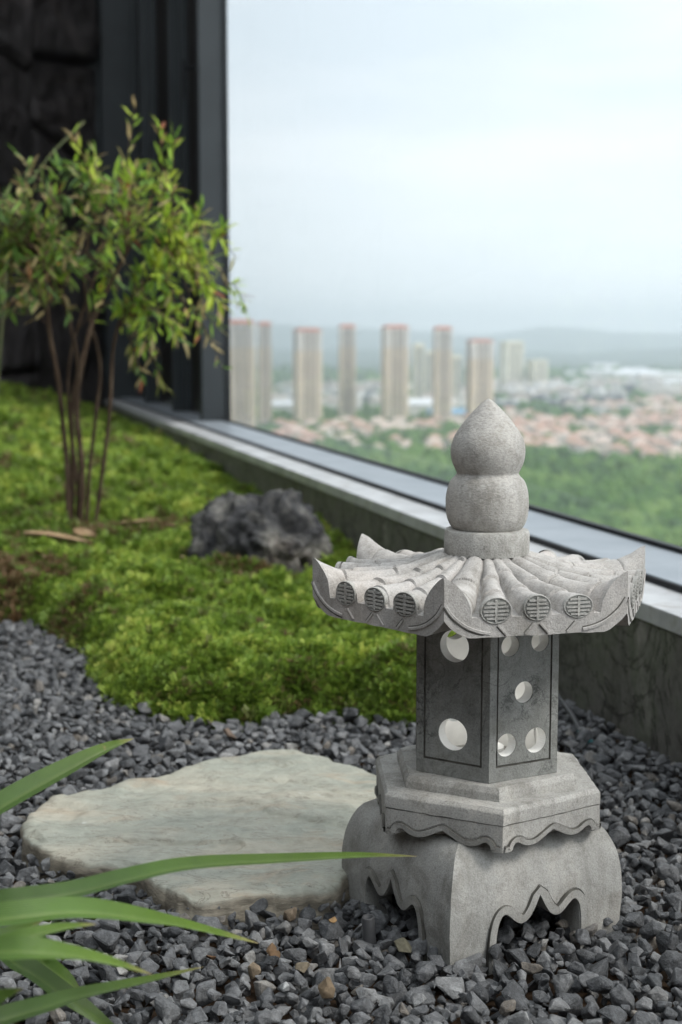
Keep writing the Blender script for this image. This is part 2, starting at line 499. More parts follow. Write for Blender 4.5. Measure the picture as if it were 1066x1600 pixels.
# ------------------------------------------------------------------ moss bed and its height
EDGE = [(-4.2, 4.3), (-1.6, 3.72), (-.859, 3.52), (-.73, 3.46), (-.60, 3.20), (-.525, 3.06), (-.475, 2.86), (-.394, 2.66), (-.30, 2.585), (-.20, 2.57), (-.123, 2.60), (.008, 2.635), (.08, 2.585), (.15, 2.57), (.25, 2.63), (.33, 2.80), (.47, 2.86)]
EDGE = [tuple(p)[:2] for p in catmull([(x, y, 0) for x, y in EDGE], 9)]
EDGE = [(x + .022*noise.noise(Vector((x*11, y*11, 1.5))), y + .038*noise.noise(Vector((x*13, y*13, 4.5))) + .014*noise.noise(Vector((x*34, y*34, 2.5)))) for x, y in EDGE]
EA = np.array(EDGE)
def edge_dist(x, y):
    """signed distance to the front edge of the moss; positive inside (behind it)"""
    P = np.stack([np.asarray(x, float).ravel(), np.asarray(y, float).ravel()], 1)
    best = np.full(len(P), 1e9); sg = np.ones(len(P))
    for i in range(len(EA)-1):
        a, b = EA[i], EA[i+1]; ab = b-a
        tt = np.clip(((P-a) @ ab) / (ab @ ab), 0, 1)
        q = a + tt[:, None]*ab
        d = np.hypot(*(P-q).T)
        cr_ = ab[0]*(P[:, 1]-a[1]) - ab[1]*(P[:, 0]-a[0])
        up = d < best - 1e-9
        best = np.where(up, d, best); sg = np.where(up, np.sign(cr_), sg)
    return (best*sg).reshape(np.shape(x))
def nz_grid(X, Y, s, o=3, off=0.0):
    return np.array([noise.fractal(Vector((a*s+off, b*s, off*1.7)), 0.6, 2.0, o) for a, b in zip(X.ravel(), Y.ravel())]).reshape(X.shape)
def moss_z(X, Y):
    d = edge_dist(X, Y)
    s = (X-W0.x)*WN.x + (Y-W0.y)*WN.y
    dd = np.maximum(d, 0)
    z = .108*(1-np.exp(-dd/.034)) - .058*(1-np.exp(-dd/.6))
    z += .045*nz_grid(X, Y, 5.0, 3)*np.minimum(1, dd/.12)
    z += .022*nz_grid(X, Y, 13.0, 3, 3.1)*np.minimum(1, dd/.05)
    z += .046*np.maximum(Y-4.4, 0)*np.clip(-s/.85, 0.0, 1.3) + .015*np.clip(Y-3.6, 0, 4)
    z = np.where(d < 0, np.maximum(-.05, d*.6), z)
    return z
xs = np.concatenate([np.linspace(-5.2, -1.2, 40), np.linspace(-1.15, .55, 110)])
ys = np.concatenate([np.linspace(2.5, 4.2, 110), np.linspace(4.25, 12.3, 110)])
GX, GY = np.meshgrid(xs, ys)
GZ = moss_z(GX, GY)
D_ = edge_dist(GX, GY); S_ = wall_s(GX, GY)
V = np.stack([GX, GY, GZ], 2).reshape(-1, 3)
nx = len(xs)
ok = (D_ > -.06) & (S_ < .09)
ii, jj = np.meshgrid(np.arange(len(ys)-1), np.arange(nx-1), indexing='ij')
okf = ok[:-1, :-1] & ok[1:, :-1] & ok[:-1, 1:] & ok[1:, 1:]
b0 = (ii*nx + jj)[okf]
F = np.stack([b0, b0+1, b0+nx+1, b0+nx], 1)
used = np.unique(F); remap = np.full(len(V), -1); remap[used] = np.arange(len(used))
me = np_mesh('moss_bed', V[used], remap[F], [M['bed']], sm=True)
tag(link(bpy.data.objects.new('soil_bed', me)), kind='structure')

# sprig templates
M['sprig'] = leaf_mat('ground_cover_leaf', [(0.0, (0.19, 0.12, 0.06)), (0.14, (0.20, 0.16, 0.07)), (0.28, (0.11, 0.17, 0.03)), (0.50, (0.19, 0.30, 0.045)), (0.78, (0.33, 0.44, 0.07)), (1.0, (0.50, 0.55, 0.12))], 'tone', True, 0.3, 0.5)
def sprig_template(seed):
    r = random.Random(seed); v = []; f = []
    for k in range(7):
        az = 2*math.pi*k/7 + r.uniform(-.4, .4); el = r.uniform(.1, 1.35); L = r.uniform(.75, 1.25)
        d = Vector((math.cos(az)*math.cos(el), math.sin(az)*math.cos(el), math.sin(el)))
        side = d.cross(Vector((0, 0, 1))).normalized(); up = side.cross(d).normalized()
        nL = 6
        for q in range(nL):
            tq = (q+.6)/nL
            p = d*(L*tq) + Vector((0, 0, -.35*tq*tq*L*(1-el/1.5)))
            sz = .40*(1-.45*tq)*r.uniform(.8, 1.2)
            for sg in (-1, 1):
                dr = (side*sg*.95 + d*.55 + up*r.uniform(-.1, .45)).normalized()
                wd = dr.cross(up).normalized()*sz*.34
                k0 = len(v)
                v += [p, p+dr*sz*.5+wd, p+dr*sz+up*.04, p+dr*sz*.5-wd]
                f.append((k0, k0+1, k0+2, k0+3))
    return v, f
def ground_cover():
    r = np.random.default_rng(3)
    # points: near the camera dense and small, farther sparse and larger
    P = []
    def scatter(y0, y1, x0, x1, n, size):
        X = r.uniform(x0, x1, n); Y = r.uniform(y0, y1, n)
        keep = (edge_dist(X, Y) > -.012) & (wall_s(X, Y) < .0) & (np.abs(X) < .262*Y+.12)
        X, Y = X[keep], Y[keep]
        P.append(np.stack([X, Y, np.full(len(X), size)], 1))
    scatter(2.5, 3.3, -.95, .5, 38000, .0235)
    scatter(3.3, 4.3, -1.3, .4, 36000, .027)
    scatter(4.3, 6.0, -1.8, .1, 30000, .036)
    scatter(6.0, 11.8, -3.3, -.2, 36000, .048)
    # an overhanging fringe along the front edge
    k = r.integers(0, len(EA)-1, 7000); tq = r.random(7000)[:, None]
    q = EA[k]*(1-tq) + EA[k+1]*tq + r.normal(0, .012, (7000, 2)) + np.array([0, .028])
    q = q[(np.abs(q[:, 0]) < .262*q[:, 1]+.12) & (wall_s(q[:, 0], q[:, 1]) < 0)]
    P.append(np.concatenate([q, np.full((len(q), 1), .026)], 1))
    P = np.concatenate(P)
    X, Y = P[:, 0], P[:, 1]
    Z = moss_z(X, Y)
    eps = .03
    gx = (moss_z(X+eps, Y)-Z)/eps; gy = (moss_z(X, Y+eps)-Z)/eps
    d = edge_dist(X, Y)
    Z = np.maximum(Z, .02) + r.uniform(-.008, .016, len(X))*(P[:, 2]/.025)
    # tone: fresh yellow green on the cushions, dry brown on the left edge and round the shrub
    tn = np.array([noise.fractal(Vector((a*2.6, b*2.6, 9.0)), .6, 2.0, 4) for a, b in zip(X, Y)])
    tone = .58 + .42*tn + r.normal(0, .18, len(X))
    dry = np.exp(-((X+.98)**2/.05 + (Y-3.62)**2/.07))*1.3 + np.exp(-((X+.62)**2/.09 + (Y-4.62)**2/.02))*.9 + np.exp(-((X+.62)**2/.01 + (Y-3.3)**2/.02))*.5 + np.exp(-((X+.9)**2/.10 + (Y-4.35)**2/.03))*.35
    dry += np.clip((tn-.35)*0, 0, 1)
    tone -= dry*(.35+.5*r.random(len(X)))
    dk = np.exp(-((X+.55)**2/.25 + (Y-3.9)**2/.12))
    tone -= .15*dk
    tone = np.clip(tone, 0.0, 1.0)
    rot = np.stack([-gy*-1.0*.5 + r.normal(0, .25, len(X)), -gx*.5 + r.normal(0, .25, len(X)), r.uniform(0, 6.28, len(X))], 1)
    rot[:, 0] = np.clip(gy, -1.2, 1.2)*.6 + r.normal(0, .25, len(X))
    rot[:, 1] = -np.clip(gx, -1.2, 1.2)*.6 + r.normal(0, .25, len(X))
    size = P[:, 2]*r.uniform(.7, 1.25, len(X))
    NTm = 5
    vs_, fs_, tid = [], [], []
    for k in range(NTm):
        v, f = sprig_template(k+1)
        o_ = len(vs_); vs_ += [tuple(p) for p in v]; fs_ += [tuple(i+o_ for i in q) for q in f]; tid += [k+1]*len(v)
    nT = len(vs_)
    me = bpy.data.meshes.new('ground_cover')
    me.from_pydata(vs_ + [tuple(p) for p in np.stack([X, Y, Z], 1)], [], fs_)
    n = nT + len(X)
    def fa(name, a):
        q = me.attributes.new(name, 'FLOAT', 'POINT'); q.data.foreach_set('value', np.asarray(a, np.float32))
    fa('tmpl', np.concatenate([tid, np.zeros(len(X))]))
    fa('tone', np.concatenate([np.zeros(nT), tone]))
    fa('size', np.concatenate([np.zeros(nT), size]))
    fa('pick', np.concatenate([np.zeros(nT), r.integers(0, NTm, len(X))]))
    q = me.attributes.new('rot', 'FLOAT_VECTOR', 'POINT')
    q.data.foreach_set('vector', np.concatenate([np.zeros((nT, 3)), rot]).astype(np.float32).ravel())
    me.materials.append(M['sprig'])
    o = link(bpy.data.objects.new('ground_cover', me))
    g = bpy.data.node_groups.new('ground_cover', 'GeometryNodeTree')
    g.interface.new_socket('Geometry', in_out='INPUT', socket_type='NodeSocketGeometry')
    g.interface.new_socket('Geometry', in_out='OUTPUT', socket_type='NodeSocketGeometry')
    N, L = g.nodes, g.links
    gi, go = N.new('NodeGroupInput'), N.new('NodeGroupOutput')
    def named(nm, ty='FLOAT'):
        nd = N.new('GeometryNodeInputNamedAttribute'); nd.data_type = ty; nd.inputs['Name'].default_value = nm
        return nd.outputs[0]
    def sel(k):
        c = N.new('FunctionNodeCompare'); c.data_type = 'FLOAT'; c.operation = 'EQUAL'
        L.new(named('tmpl'), c.inputs[0]); c.inputs[1].default_value = float(k); c.inputs['Epsilon'].default_value = .1
        s = N.new('GeometryNodeSeparateGeometry'); s.domain = 'POINT'
        L.new(gi.outputs[0], s.inputs[0]); L.new(c.outputs[0], s.inputs[1])
        return s.outputs[0]
    g2i = N.new('GeometryNodeGeometryToInstance')
    for k in range(NTm, 0, -1): L.new(sel(k), g2i.inputs[0])
    iop = N.new('GeometryNodeInstanceOnPoints')
    L.new(sel(0), iop.inputs['Points']); L.new(g2i.outputs[0], iop.inputs['Instance'])
    iop.inputs['Pick Instance'].default_value = True
    L.new(named('pick'), iop.inputs['Instance Index'])
    L.new(named('rot', 'FLOAT_VECTOR'), iop.inputs['Rotation'])
    L.new(named('size'), iop.inputs['Scale'])
    L.new(iop.outputs[0], go.inputs[0])
    md = o.modifiers.new('scatter', 'NODES'); md.node_group = g
    tag(o, 'bright green feathery ground cover mounded over the planting bed', 'ground cover', kind='stuff')
    return o
ground_cover()

# ------------------------------------------------------------------ stepping stone
SLAB = [(36, 1302), (44, 1272), (75, 1248), (118, 1233), (190, 1216), (262, 1203), (330, 1186), (395, 1174), (452, 1169), (500, 1176), (545, 1190), (590, 1203), (618, 1222), (628, 1255), (600, 1302), (560, 1345), (522, 1380), (480, 1388), (430, 1392), (375, 1396), (330, 1402), (290, 1396), (262, 1385), (236, 1372), (210, 1352), (150, 1342), (105, 1336), (60, 1322)]
SLABW = [onz(x, y, .052) for x, y in SLAB]
def slab_stone():
    c = sum(SLABW, Vector())/len(SLABW)
    base = catmull([p for p in SLABW] + [SLABW[0]], 12)[:-1]
    n = len(base)
    o = empty('stepping_stone', (c.x, c.y, 0))
    tag(o, 'large flat irregular pale green grey stepping stone set in gravel', 'stepping stone')
    rows = []
    def top(x, y):
        z = .053 + .005*fbm(x, y, 1.0, 3, 5) + .003*fbm(x, y, 2.0, 3, 16)
        # layered flakes: the surface steps down in places
        k = fbm(x*1.2+y*.5, y*2.2, 5.0, 2, 3.4)
        z -= .0045*max(0, min(1, (k-.16)*16)) + .003*max(0, min(1, (k+.30)*-14))
        return z
    for k in range(66):
        f = k/65
        rows.append([])
        for i, p in enumerate(base):
            q = c + (p-c)*f
            jag = 1 + (.014*fbm(p.x, p.y, 0, 5, 26) + .010*noise.noise(Vector((p.x*70, p.y*70, 3))))*f**8
            q = c + (q-c)*jag
            z = top(q.x, q.y) - .003*max(0, (f-.94)/.06)**2 - (.016*max(0, noise.noise(Vector((p.x*13, p.y*13, 7)))-.15) if f > .95 else 0)
            rows[-1].append(Vector((q.x-c.x, q.y-c.y, z)))
    last = rows[-1]
    for k in range(1, 9):
        f = k/8; r_ = []
        for i, p in enumerate(last):
            out = Vector((p.x, p.y, 0)).normalized()
            a = math.atan2(p.y, p.x)
            ledge = .008*noise.noise(Vector((p.x*7, p.y*7, f*3.2))) + .007*noise.noise(Vector((p.x*30, p.y*30, f*14))) + .005*math.floor(3*noise.noise(Vector((p.x*16, p.y*16, f*5))))/3
            r_.append(Vector((p.x, p.y, 0)) + out*(ledge*min(1, f*3) + .006*math.sin(f*3)) + Vector((0, 0, p.z*(1-f) - .01*f)))
        rows.append(r_)
    m = MB(); m.grid(rows, 0, True)
    return m.build('slab', M['slabstone'], o, sm=True, merge=1e-6), o
t = NT('pale_slate_slab')
c = t.ramp(t.noise(3.5, 6, 0.6, 0.6, stretch=(1, 2.2, 1)), [(0.28, (0.23, 0.245, 0.205)), (0.45, (0.325, 0.33, 0.275)), (0.58, (0.385, 0.365, 0.295)), (0.74, (0.46, 0.41, 0.325))])
c = t.mix(t.ramp(t.noise(6, 6, 0.65, 0.8, stretch=(1, 2.5, 1)), [(0.56, 0.0), (0.70, 0.65)]), c, (0.39, 0.30, 0.21))
c = t.mix(t.ramp(t.noise(30, 5, 0.7), [(0.66, 0.0), (0.74, 0.7)]), c, (0.55, 0.55, 0.52))
c = t.mix(0.6, c, t.ramp(t.noise(70, 6, 0.7), [(0.3, 0.72), (0.7, 1.2)]), 'MULTIPLY')
c = t.mix(t.ramp(t.noise(9, 7, 0.65, 1.0, stretch=(1, 3, 1)), [(0.486, 0.0), (0.5, 0.75), (0.512, 0.0)]), c, (0.15, 0.125, 0.095))
c = t.mix(t.ramp(t.noise(55, 4, 0.6), [(0.27, 0.8), (0.31, 0.0)]), c, (0.10, 0.085, 0.07))
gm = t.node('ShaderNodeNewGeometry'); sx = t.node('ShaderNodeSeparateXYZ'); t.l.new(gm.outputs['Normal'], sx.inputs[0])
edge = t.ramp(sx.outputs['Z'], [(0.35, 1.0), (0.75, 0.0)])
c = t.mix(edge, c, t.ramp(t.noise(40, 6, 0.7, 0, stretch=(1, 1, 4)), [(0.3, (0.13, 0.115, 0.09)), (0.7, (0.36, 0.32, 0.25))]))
t.color(c).rough(0.6, 0.35)
n1 = t.bump(t.noise(130, 5, 0.7), 0.0012, 0.6); t.bump(t.noise(18, 7, 0.7, 0.4, stretch=(1, 1.8, 3)), 0.010, 0.6, n1)
M['slabstone'] = t.mat
slab_stone()
SLP = np.array([(p.x, p.y) for p in SLABW])
def in_poly(X, Y, P):
    r = np.zeros(len(X), bool); j = len(P)-1
    for i in range(len(P)):
        c = ((P[i, 1] > Y) != (P[j, 1] > Y)) & (X < (P[j, 0]-P[i, 0])*(Y-P[i, 1])/(P[j, 1]-P[i, 1]+1e-12)+P[i, 0])
        r ^= c; j = i
    return r

# ------------------------------------------------------------------ gravel
def stone_variant(seed):
    r = random.Random(seed)
    bm = bmesh.new()
    n = r.randint(9, 14)
    sx, sy, sz = 1.0, r.uniform(.62, .95), r.uniform(.5, .8)
    for k in range(n):
        v = Vector((r.gauss(0, 1), r.gauss(0, 1), r.gauss(0, 1))).normalized()*r.uniform(.82, 1.12)
        bm.verts.new((v.x*sx, v.y*sy, v.z*sz))
    res = bmesh.ops.convex_hull(bm, input=bm.verts)
    bmesh.ops.delete(bm, geom=[g for g in res['geom_interior'] if isinstance(g, bmesh.types.BMVert)], context='VERTS')
    bmesh.ops.dissolve_limit(bm, angle_limit=R(14), verts=bm.verts, edges=bm.edges)
    bmesh.ops.bevel(bm, geom=bm.edges[:], offset=.075, segments=1, affect='EDGES', profile=.5)
    bmesh.ops.triangulate(bm, faces=bm.faces)
    for v in bm.verts:
        v.co += v.normal*(.06*noise.noise(v.co*2.3+Vector((seed*3.1, 0, 0))))
    bm.verts.index_update()
    V = np.array([v.co for v in bm.verts]); F = np.array([[v.index for v in f.verts] for f in bm.faces])
    bm.free()
    return V, F
VARS = [stone_variant(k) for k in range(28)]
AXY = (0.176, 1.70)                   # lantern axis
def gravel():
    r = np.random.default_rng(11)
    cell = .004; x0, y0 = -1.3, 1.2; nx_, ny_ = int(2.2/cell), int(2.75/cell)
    H = np.zeros((ny_, nx_))
    gx, gy = np.meshgrid(x0+(np.arange(nx_)+.5)*cell, y0+(np.arange(ny_)+.5)*cell)
    H += .012*np.array([[0]])
    st = []
    N_T = 16500
    CX = r.uniform(-1.25, .8, 400000); CY = r.uniform(1.28, 3.85, 400000)
    s = wall_s(CX, CY)
    keep = (np.abs(CX) < .245*CY + .06) & (s < -.012) & (edge_dist(CX, CY) < .03)
    keep &= ~in_poly(CX, CY, SLP.mean(0) + (SLP-SLP.mean(0))*.95)
    CX, CY = CX[keep], CY[keep]
    ptr = 0
    while len(st) < N_T and ptr < len(CX)-6:
        best = None
        size = float(np.clip(r.lognormal(math.log(.0118), .34), .0055, .022))
        var = int(r.integers(0, 28))
        if CX[ptr] < -.2 and CY[ptr] > 2.45: size *= .8
        for k in range(5):
            x, y = CX[ptr], CY[ptr]; ptr += 1
            j, i = int((x-x0)/cell), int((y-y0)/cell); w = max(1, int(size*.8/cell))
            if j-w < 0 or i-w < 0 or j+w >= nx_ or i+w >= ny_: continue
            sub = H[i-w:i+w+1, j-w:j+w+1]
            zb = np.percentile(sub, 72)
            if best is None or zb < best[0]: best = (zb, x, y)
        if best is None: continue
        zb, x, y = best
        if zb > (.003 if math.hypot(x-AXY[0]+.006, y-AXY[1]) < .088 else .026): continue
        zc = zb + size*.42
        w = int(size*.95/cell)+1
        j, i = int((x-x0)/cell), int((y-y0)/cell)
        sl = (slice(max(0, i-w), i+w+1), slice(max(0, j-w), j+w+1))
        dd = np.hypot(gx[sl]-x, gy[sl]-y)/(size*.92)
        H[sl] = np.maximum(H[sl], np.where(dd < 1, zc + size*.62*np.sqrt(np.clip(1-dd*dd, 0, 1)), 0))
        rot = Matrix.Rotation(r.uniform(0, 6.28), 3, 'Z') @ Matrix.Rotation(r.normal(0, .5), 3, 'X') @ Matrix.Rotation(r.normal(0, .5), 3, 'Y')
        st.append((x, y, zc, size, var, np.array(rot), r.random(), zb))
    # the ones that show largest stay single
    sc = []
    for k, q in enumerate(st):
        j, i = int((q[0]-x0)/cell), int((q[1]-y0)/cell)
        top = q[2]+q[3]*.62 - np.mean(H[i-1:i+2, j-1:j+2])
        vis = top > -.002 and abs(q[0]) < .232*q[1] and q[1] > 1.42
        sc.append(q[3]/q[1] if vis else 0)
    single = set(np.argsort(sc)[::-1][:300].tolist())
    Vs, Fs, Ts = [], [], []; off = 0
    for k, (x, y, z, s_, var, rot, tn, zb) in enumerate(st):
        if k in single: continue
        V, F = VARS[var]
        Vs.append((V @ rot.T)*s_ + np.array([x, y, z])); Fs.append(F+off); Ts.append(np.full(len(V), tn)); off += len(V)
    me = np_mesh('gravel', np.concatenate(Vs), np.concatenate(Fs), [M['gravel']], {'tone': np.concatenate(Ts)})
    tag(link(bpy.data.objects.new('gravel', me)), 'dark grey crushed stone gravel spread round the lantern', 'gravel', kind='stuff')
    vm_ = [np_mesh('gravel_stone', V, F, [M['gravel_single']]) for V, F in VARS]
    for k in sorted(single):
        x, y, z, s_, var, rot, tn, zb = st[k]
        o = bpy.data.objects.new('gravel_stone', vm_[var])
        o.matrix_world = Matrix.Translation((x, y, z)) @ Matrix(rot).to_4x4() @ Matrix.Scale(s_, 4)
        tag(link(o), 'angular dark grey stone lying loose on top of the nearest gravel', 'stone', 'loose stones on top of the gravel')
    return H, x0, y0, cell
HM = gravel()
def gravel_top(x, y):
    H, x0, y0, c = HM
    j, i = int((x-x0)/c), int((y-y0)/c)
    if 2 <= i < H.shape[0]-2 and 2 <= j < H.shape[1]-2: return float(np.mean(H[i-2:i+3, j-2:j+3]))
    return .03

# ------------------------------------------------------------------ stone lantern
LX, LY = AXY
lan = empty('stone_lantern', (LX, LY, 0))
tag(lan, 'carved grey granite garden lantern with hexagonal tiled roof and gourd finial', 'lantern')

def rough_up(o, amp=.0007, freq=70.0):
    me = o.data
    for v in me.vertices:
        p = v.co
        v.co = p + noise.noise_vector(p*freq)*amp + noise.noise_vector(p*freq*.33)*amp*1.3
    me.update()
    return o
def hexdir(a): return Vector((math.sin(a), -math.cos(a), 0))      # a measured from the camera side, positive to the right

def wavy(kp, n=8):
    """smooth curve through key points (w, z), mirrored about w = 0, from left to right"""
    pts = [p for p in catmull([(w, z, 0) for w, z in kp], n)]
    half = [(p.x, p.y) for p in pts]
    return [(-w, z) for w, z in half] + [(w, z) for w, z in half[::-1][1:]]

def offset_line(L, d):
    out = []
    for i, (x, y) in enumerate(L):
        a = L[max(i-1, 0)]; b = L[min(i+1, len(L)-1)]
        tx, ty = b[0]-a[0], b[1]-a[1]; l = math.hypot(tx, ty) or 1
        out.append((x - ty/l*d, y + tx/l*d))
    return out

# --- foot: square plan, bulging sides, bracket arches
def foot():
    A0, ZT = .124, .150
    def half(z):
        if z < .060: return A0 - .002*(1-max(z, 0)/.060)
        q = min(1, (z-.060)/(ZT-.060))
        return .084 + (A0-.084)*math.sqrt(max(0, 1-q**2.7*.95))
    rz = R(-15.7) + R(45)
    arch = wavy([(.063, -.03), (.062, .03), (.060, .051), (.056, .063), (.050, .068), (.043, .064), (.035, .057), (.027, .053), (.017, .056), (.008, .067), (.0, .082)], 6)
    arch = [(x, z) for x, z in arch]
    foot_o = empty('foot', (-.006, 0, 0)); foot_o.parent = lan
    mats = [M['granite_base']]
    for k in range(4):
        a = rz + k*math.pi/2
        nrm = hexdir(a); tan = Vector((math.cos(a), math.sin(a), 0))
        def S(x, z, pr=0.0):                # x metres at the base width, scaled with the profile
            hz = half(z)
            return nrm*(hz+pr) + tan*(x/A0*hz) + Vector((0, 0, z))
        m = MB()
        # columns following the arch
        xs_ = [-A0 + (A0-.063)*i/6 for i in range(6)] + [p[0] for p in arch] + [A0 - (A0-.063)*i/6 for i in range(5, -1, -1)]
        zs_ = [-.03]*6 + [p[1] for p in arch] + [-.03]*6
        nr = 20
        rows = []
        for j in range(nr+1):
            f = j/nr
            rows.append([S(x, zb + (ZT-zb)*(f**.8 if zb < 0 else f)) for x, zb in zip(xs_, zs_)])
        m.grid(rows)
        # thickness of the arch edge
        TH = .036
        fr = [S(x, z) for x, z in arch]
        m.grid([fr, [p - nrm*TH for p in fr]])
        o = rough_up(m.build('foot_side', mats, foot_o, sm=False, merge=1e-6), .0008, 60)
        mod_smooth(o.data, 40)
        # raised bracket line along the arch
        b1 = offset_line(arch, .0105); b2 = offset_line(arch, .0112)
        m = MB()
        p0 = [S(x, z, -.001) for x, z in arch]; p1 = [S(x, z, .0030) for x, z in offset_line(arch, .0003)]
        p2 = [S(x, z, .0042) for x, z in b1]; p3 = [S(x, z, -.001) for x, z in b2]
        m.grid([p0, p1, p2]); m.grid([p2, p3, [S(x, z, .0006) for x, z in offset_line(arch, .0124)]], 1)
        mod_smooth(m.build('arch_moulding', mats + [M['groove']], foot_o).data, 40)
    # inner block and lid
    m = MB()
    q = [hexdir(rz+math.pi/4+k*math.pi/2) for k in range(4)]
    tp = half(ZT)*math.sqrt(2)
    m.poly([d*tp + Vector((0, 0, ZT)) for d in q]); m.poly([d*(A0*1.32) + Vector((0, 0, .085)) for d in q][::-1])
    m.build('foot_top', mats, foot_o, fix=False)

def mod_smooth(me, ang):
    """flat or smooth edges by angle"""
    bm = bmesh.new(); bm.from_mesh(me)
    for f in bm.faces: f.smooth = True
    for e in bm.edges:
        if len(e.link_faces) == 2: e.smooth = e.calc_face_angle(0) < R(ang)
        else: e.smooth = False
    bm.to_mesh(me); bm.free()

def hex_ring(r, z, a, n=1):
    out = []
    for k in range(6):
        p, q = hexdir(a + k*math.pi/3)*r, hexdir(a + (k+1)*math.pi/3)*r
        out += [p.lerp(q, i/n) + Vector((0, 0, z)) for i in range(n)]
    return out
def hex_solid(prof, a, name, mat, parent, bevel=.0025):
    m = MB()
    pf = []
    for i, (r, z) in enumerate(prof):
        if bevel and 0 < i < len(prof)-1:
            (ra, za), (rb, zb_) = prof[i-1], prof[i+1]
            for o_, w_ in ((prof[i-1], .0012), (None, 0), (prof[i+1], .0012)):
                if o_ is None: pf.append((r-.0003, z))
                else:
                    l_ = math.hypot(o_[0]-r, o_[1]-z); pf.append((r+(o_[0]-r)*w_/l_, z+(o_[1]-z)*w_/l_))
        else: pf.append((r, z))
    rows = [hex_ring(r, z, a, 36) for r, z in pf]
    top = rows[-1]
    for f in (.93, .8, .5): rows.append([Vector((p.x*f, p.y*f, p.z)) for p in top])
    m.grid(rows, 0, True); m.poly(rows[0][::-1]); m.poly(rows[-1])
    o = m.build(name, mat, parent)
    rough_up(o, .0006, 90); mod_smooth(o.data, 30)
    return o

def platform():
    a = R(2.7)
    pl = empty('platform', (0, 0, 0)); pl.parent = lan
    hex_solid([(.118, .1945), (.118, .204), (.113, .2105)], a, 'upper_step', M['granite'], pl, .0018)
    hex_solid([(.148, .1775), (.148, .191), (.1435, .1955)], a, 'slab', M['granite'], pl, .0018)
    hex_solid([(.128, .149), (.145, .1778)], a, 'core', M['granite'], pl, 0)
    RR = .147; hs = RR/2; ap = RR*math.cos(math.pi/6)
    curve = wavy([(hs, .1455), (hs-.0125, .1460), (hs-.0145, .1510), (hs-.0185, .1548), (hs-.024, .1535), (hs-.031, .1497), (hs-.040, .1478), (hs-.049, .1490), (.015, .1530), (.006, .1575), (0, .1605)], 6)
    for k in range(6):
        ak = a + math.pi/6 + k*math.pi/3
        nrm = hexdir(ak); tan = Vector((math.cos(ak), math.sin(ak), 0))
        def S(x, z, pr=0.0): return nrm*(ap+pr) + tan*x + Vector((0, 0, z))
        m = MB()
        zt = .1760
        m.grid([[S(x, z) for x, z in curve], [S(x, zt) for x, z in curve], [S(x, zt, -.004) for x, z in curve]])
        m.grid([[S(x, z) for x, z in curve], [S(x*.86, z, -.022) for x, z in curve]])
        rough_up(m.build('apron', M['granite'], pl, merge=1e-6), .0006, 80)
        l0 = [(x, z) for x, z in curve if abs(x) < hs-.002]
        m = MB()
        p0 = [S(x, z, -.0008) for x, z in l0]; p1 = [S(x, z, .0018) for x, z in offset_line(l0, .0003)]
        p2 = [S(x, z, .0030) for x, z in offset_line(l0, .0068)]; p3 = [S(x, z, -.0008) for x, z in offset_line(l0, .0074)]
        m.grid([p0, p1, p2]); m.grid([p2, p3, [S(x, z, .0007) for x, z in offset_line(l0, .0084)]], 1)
        mod_smooth(m.build('scallop_moulding', [M['granite'], M['groove']], pl).data, 40)

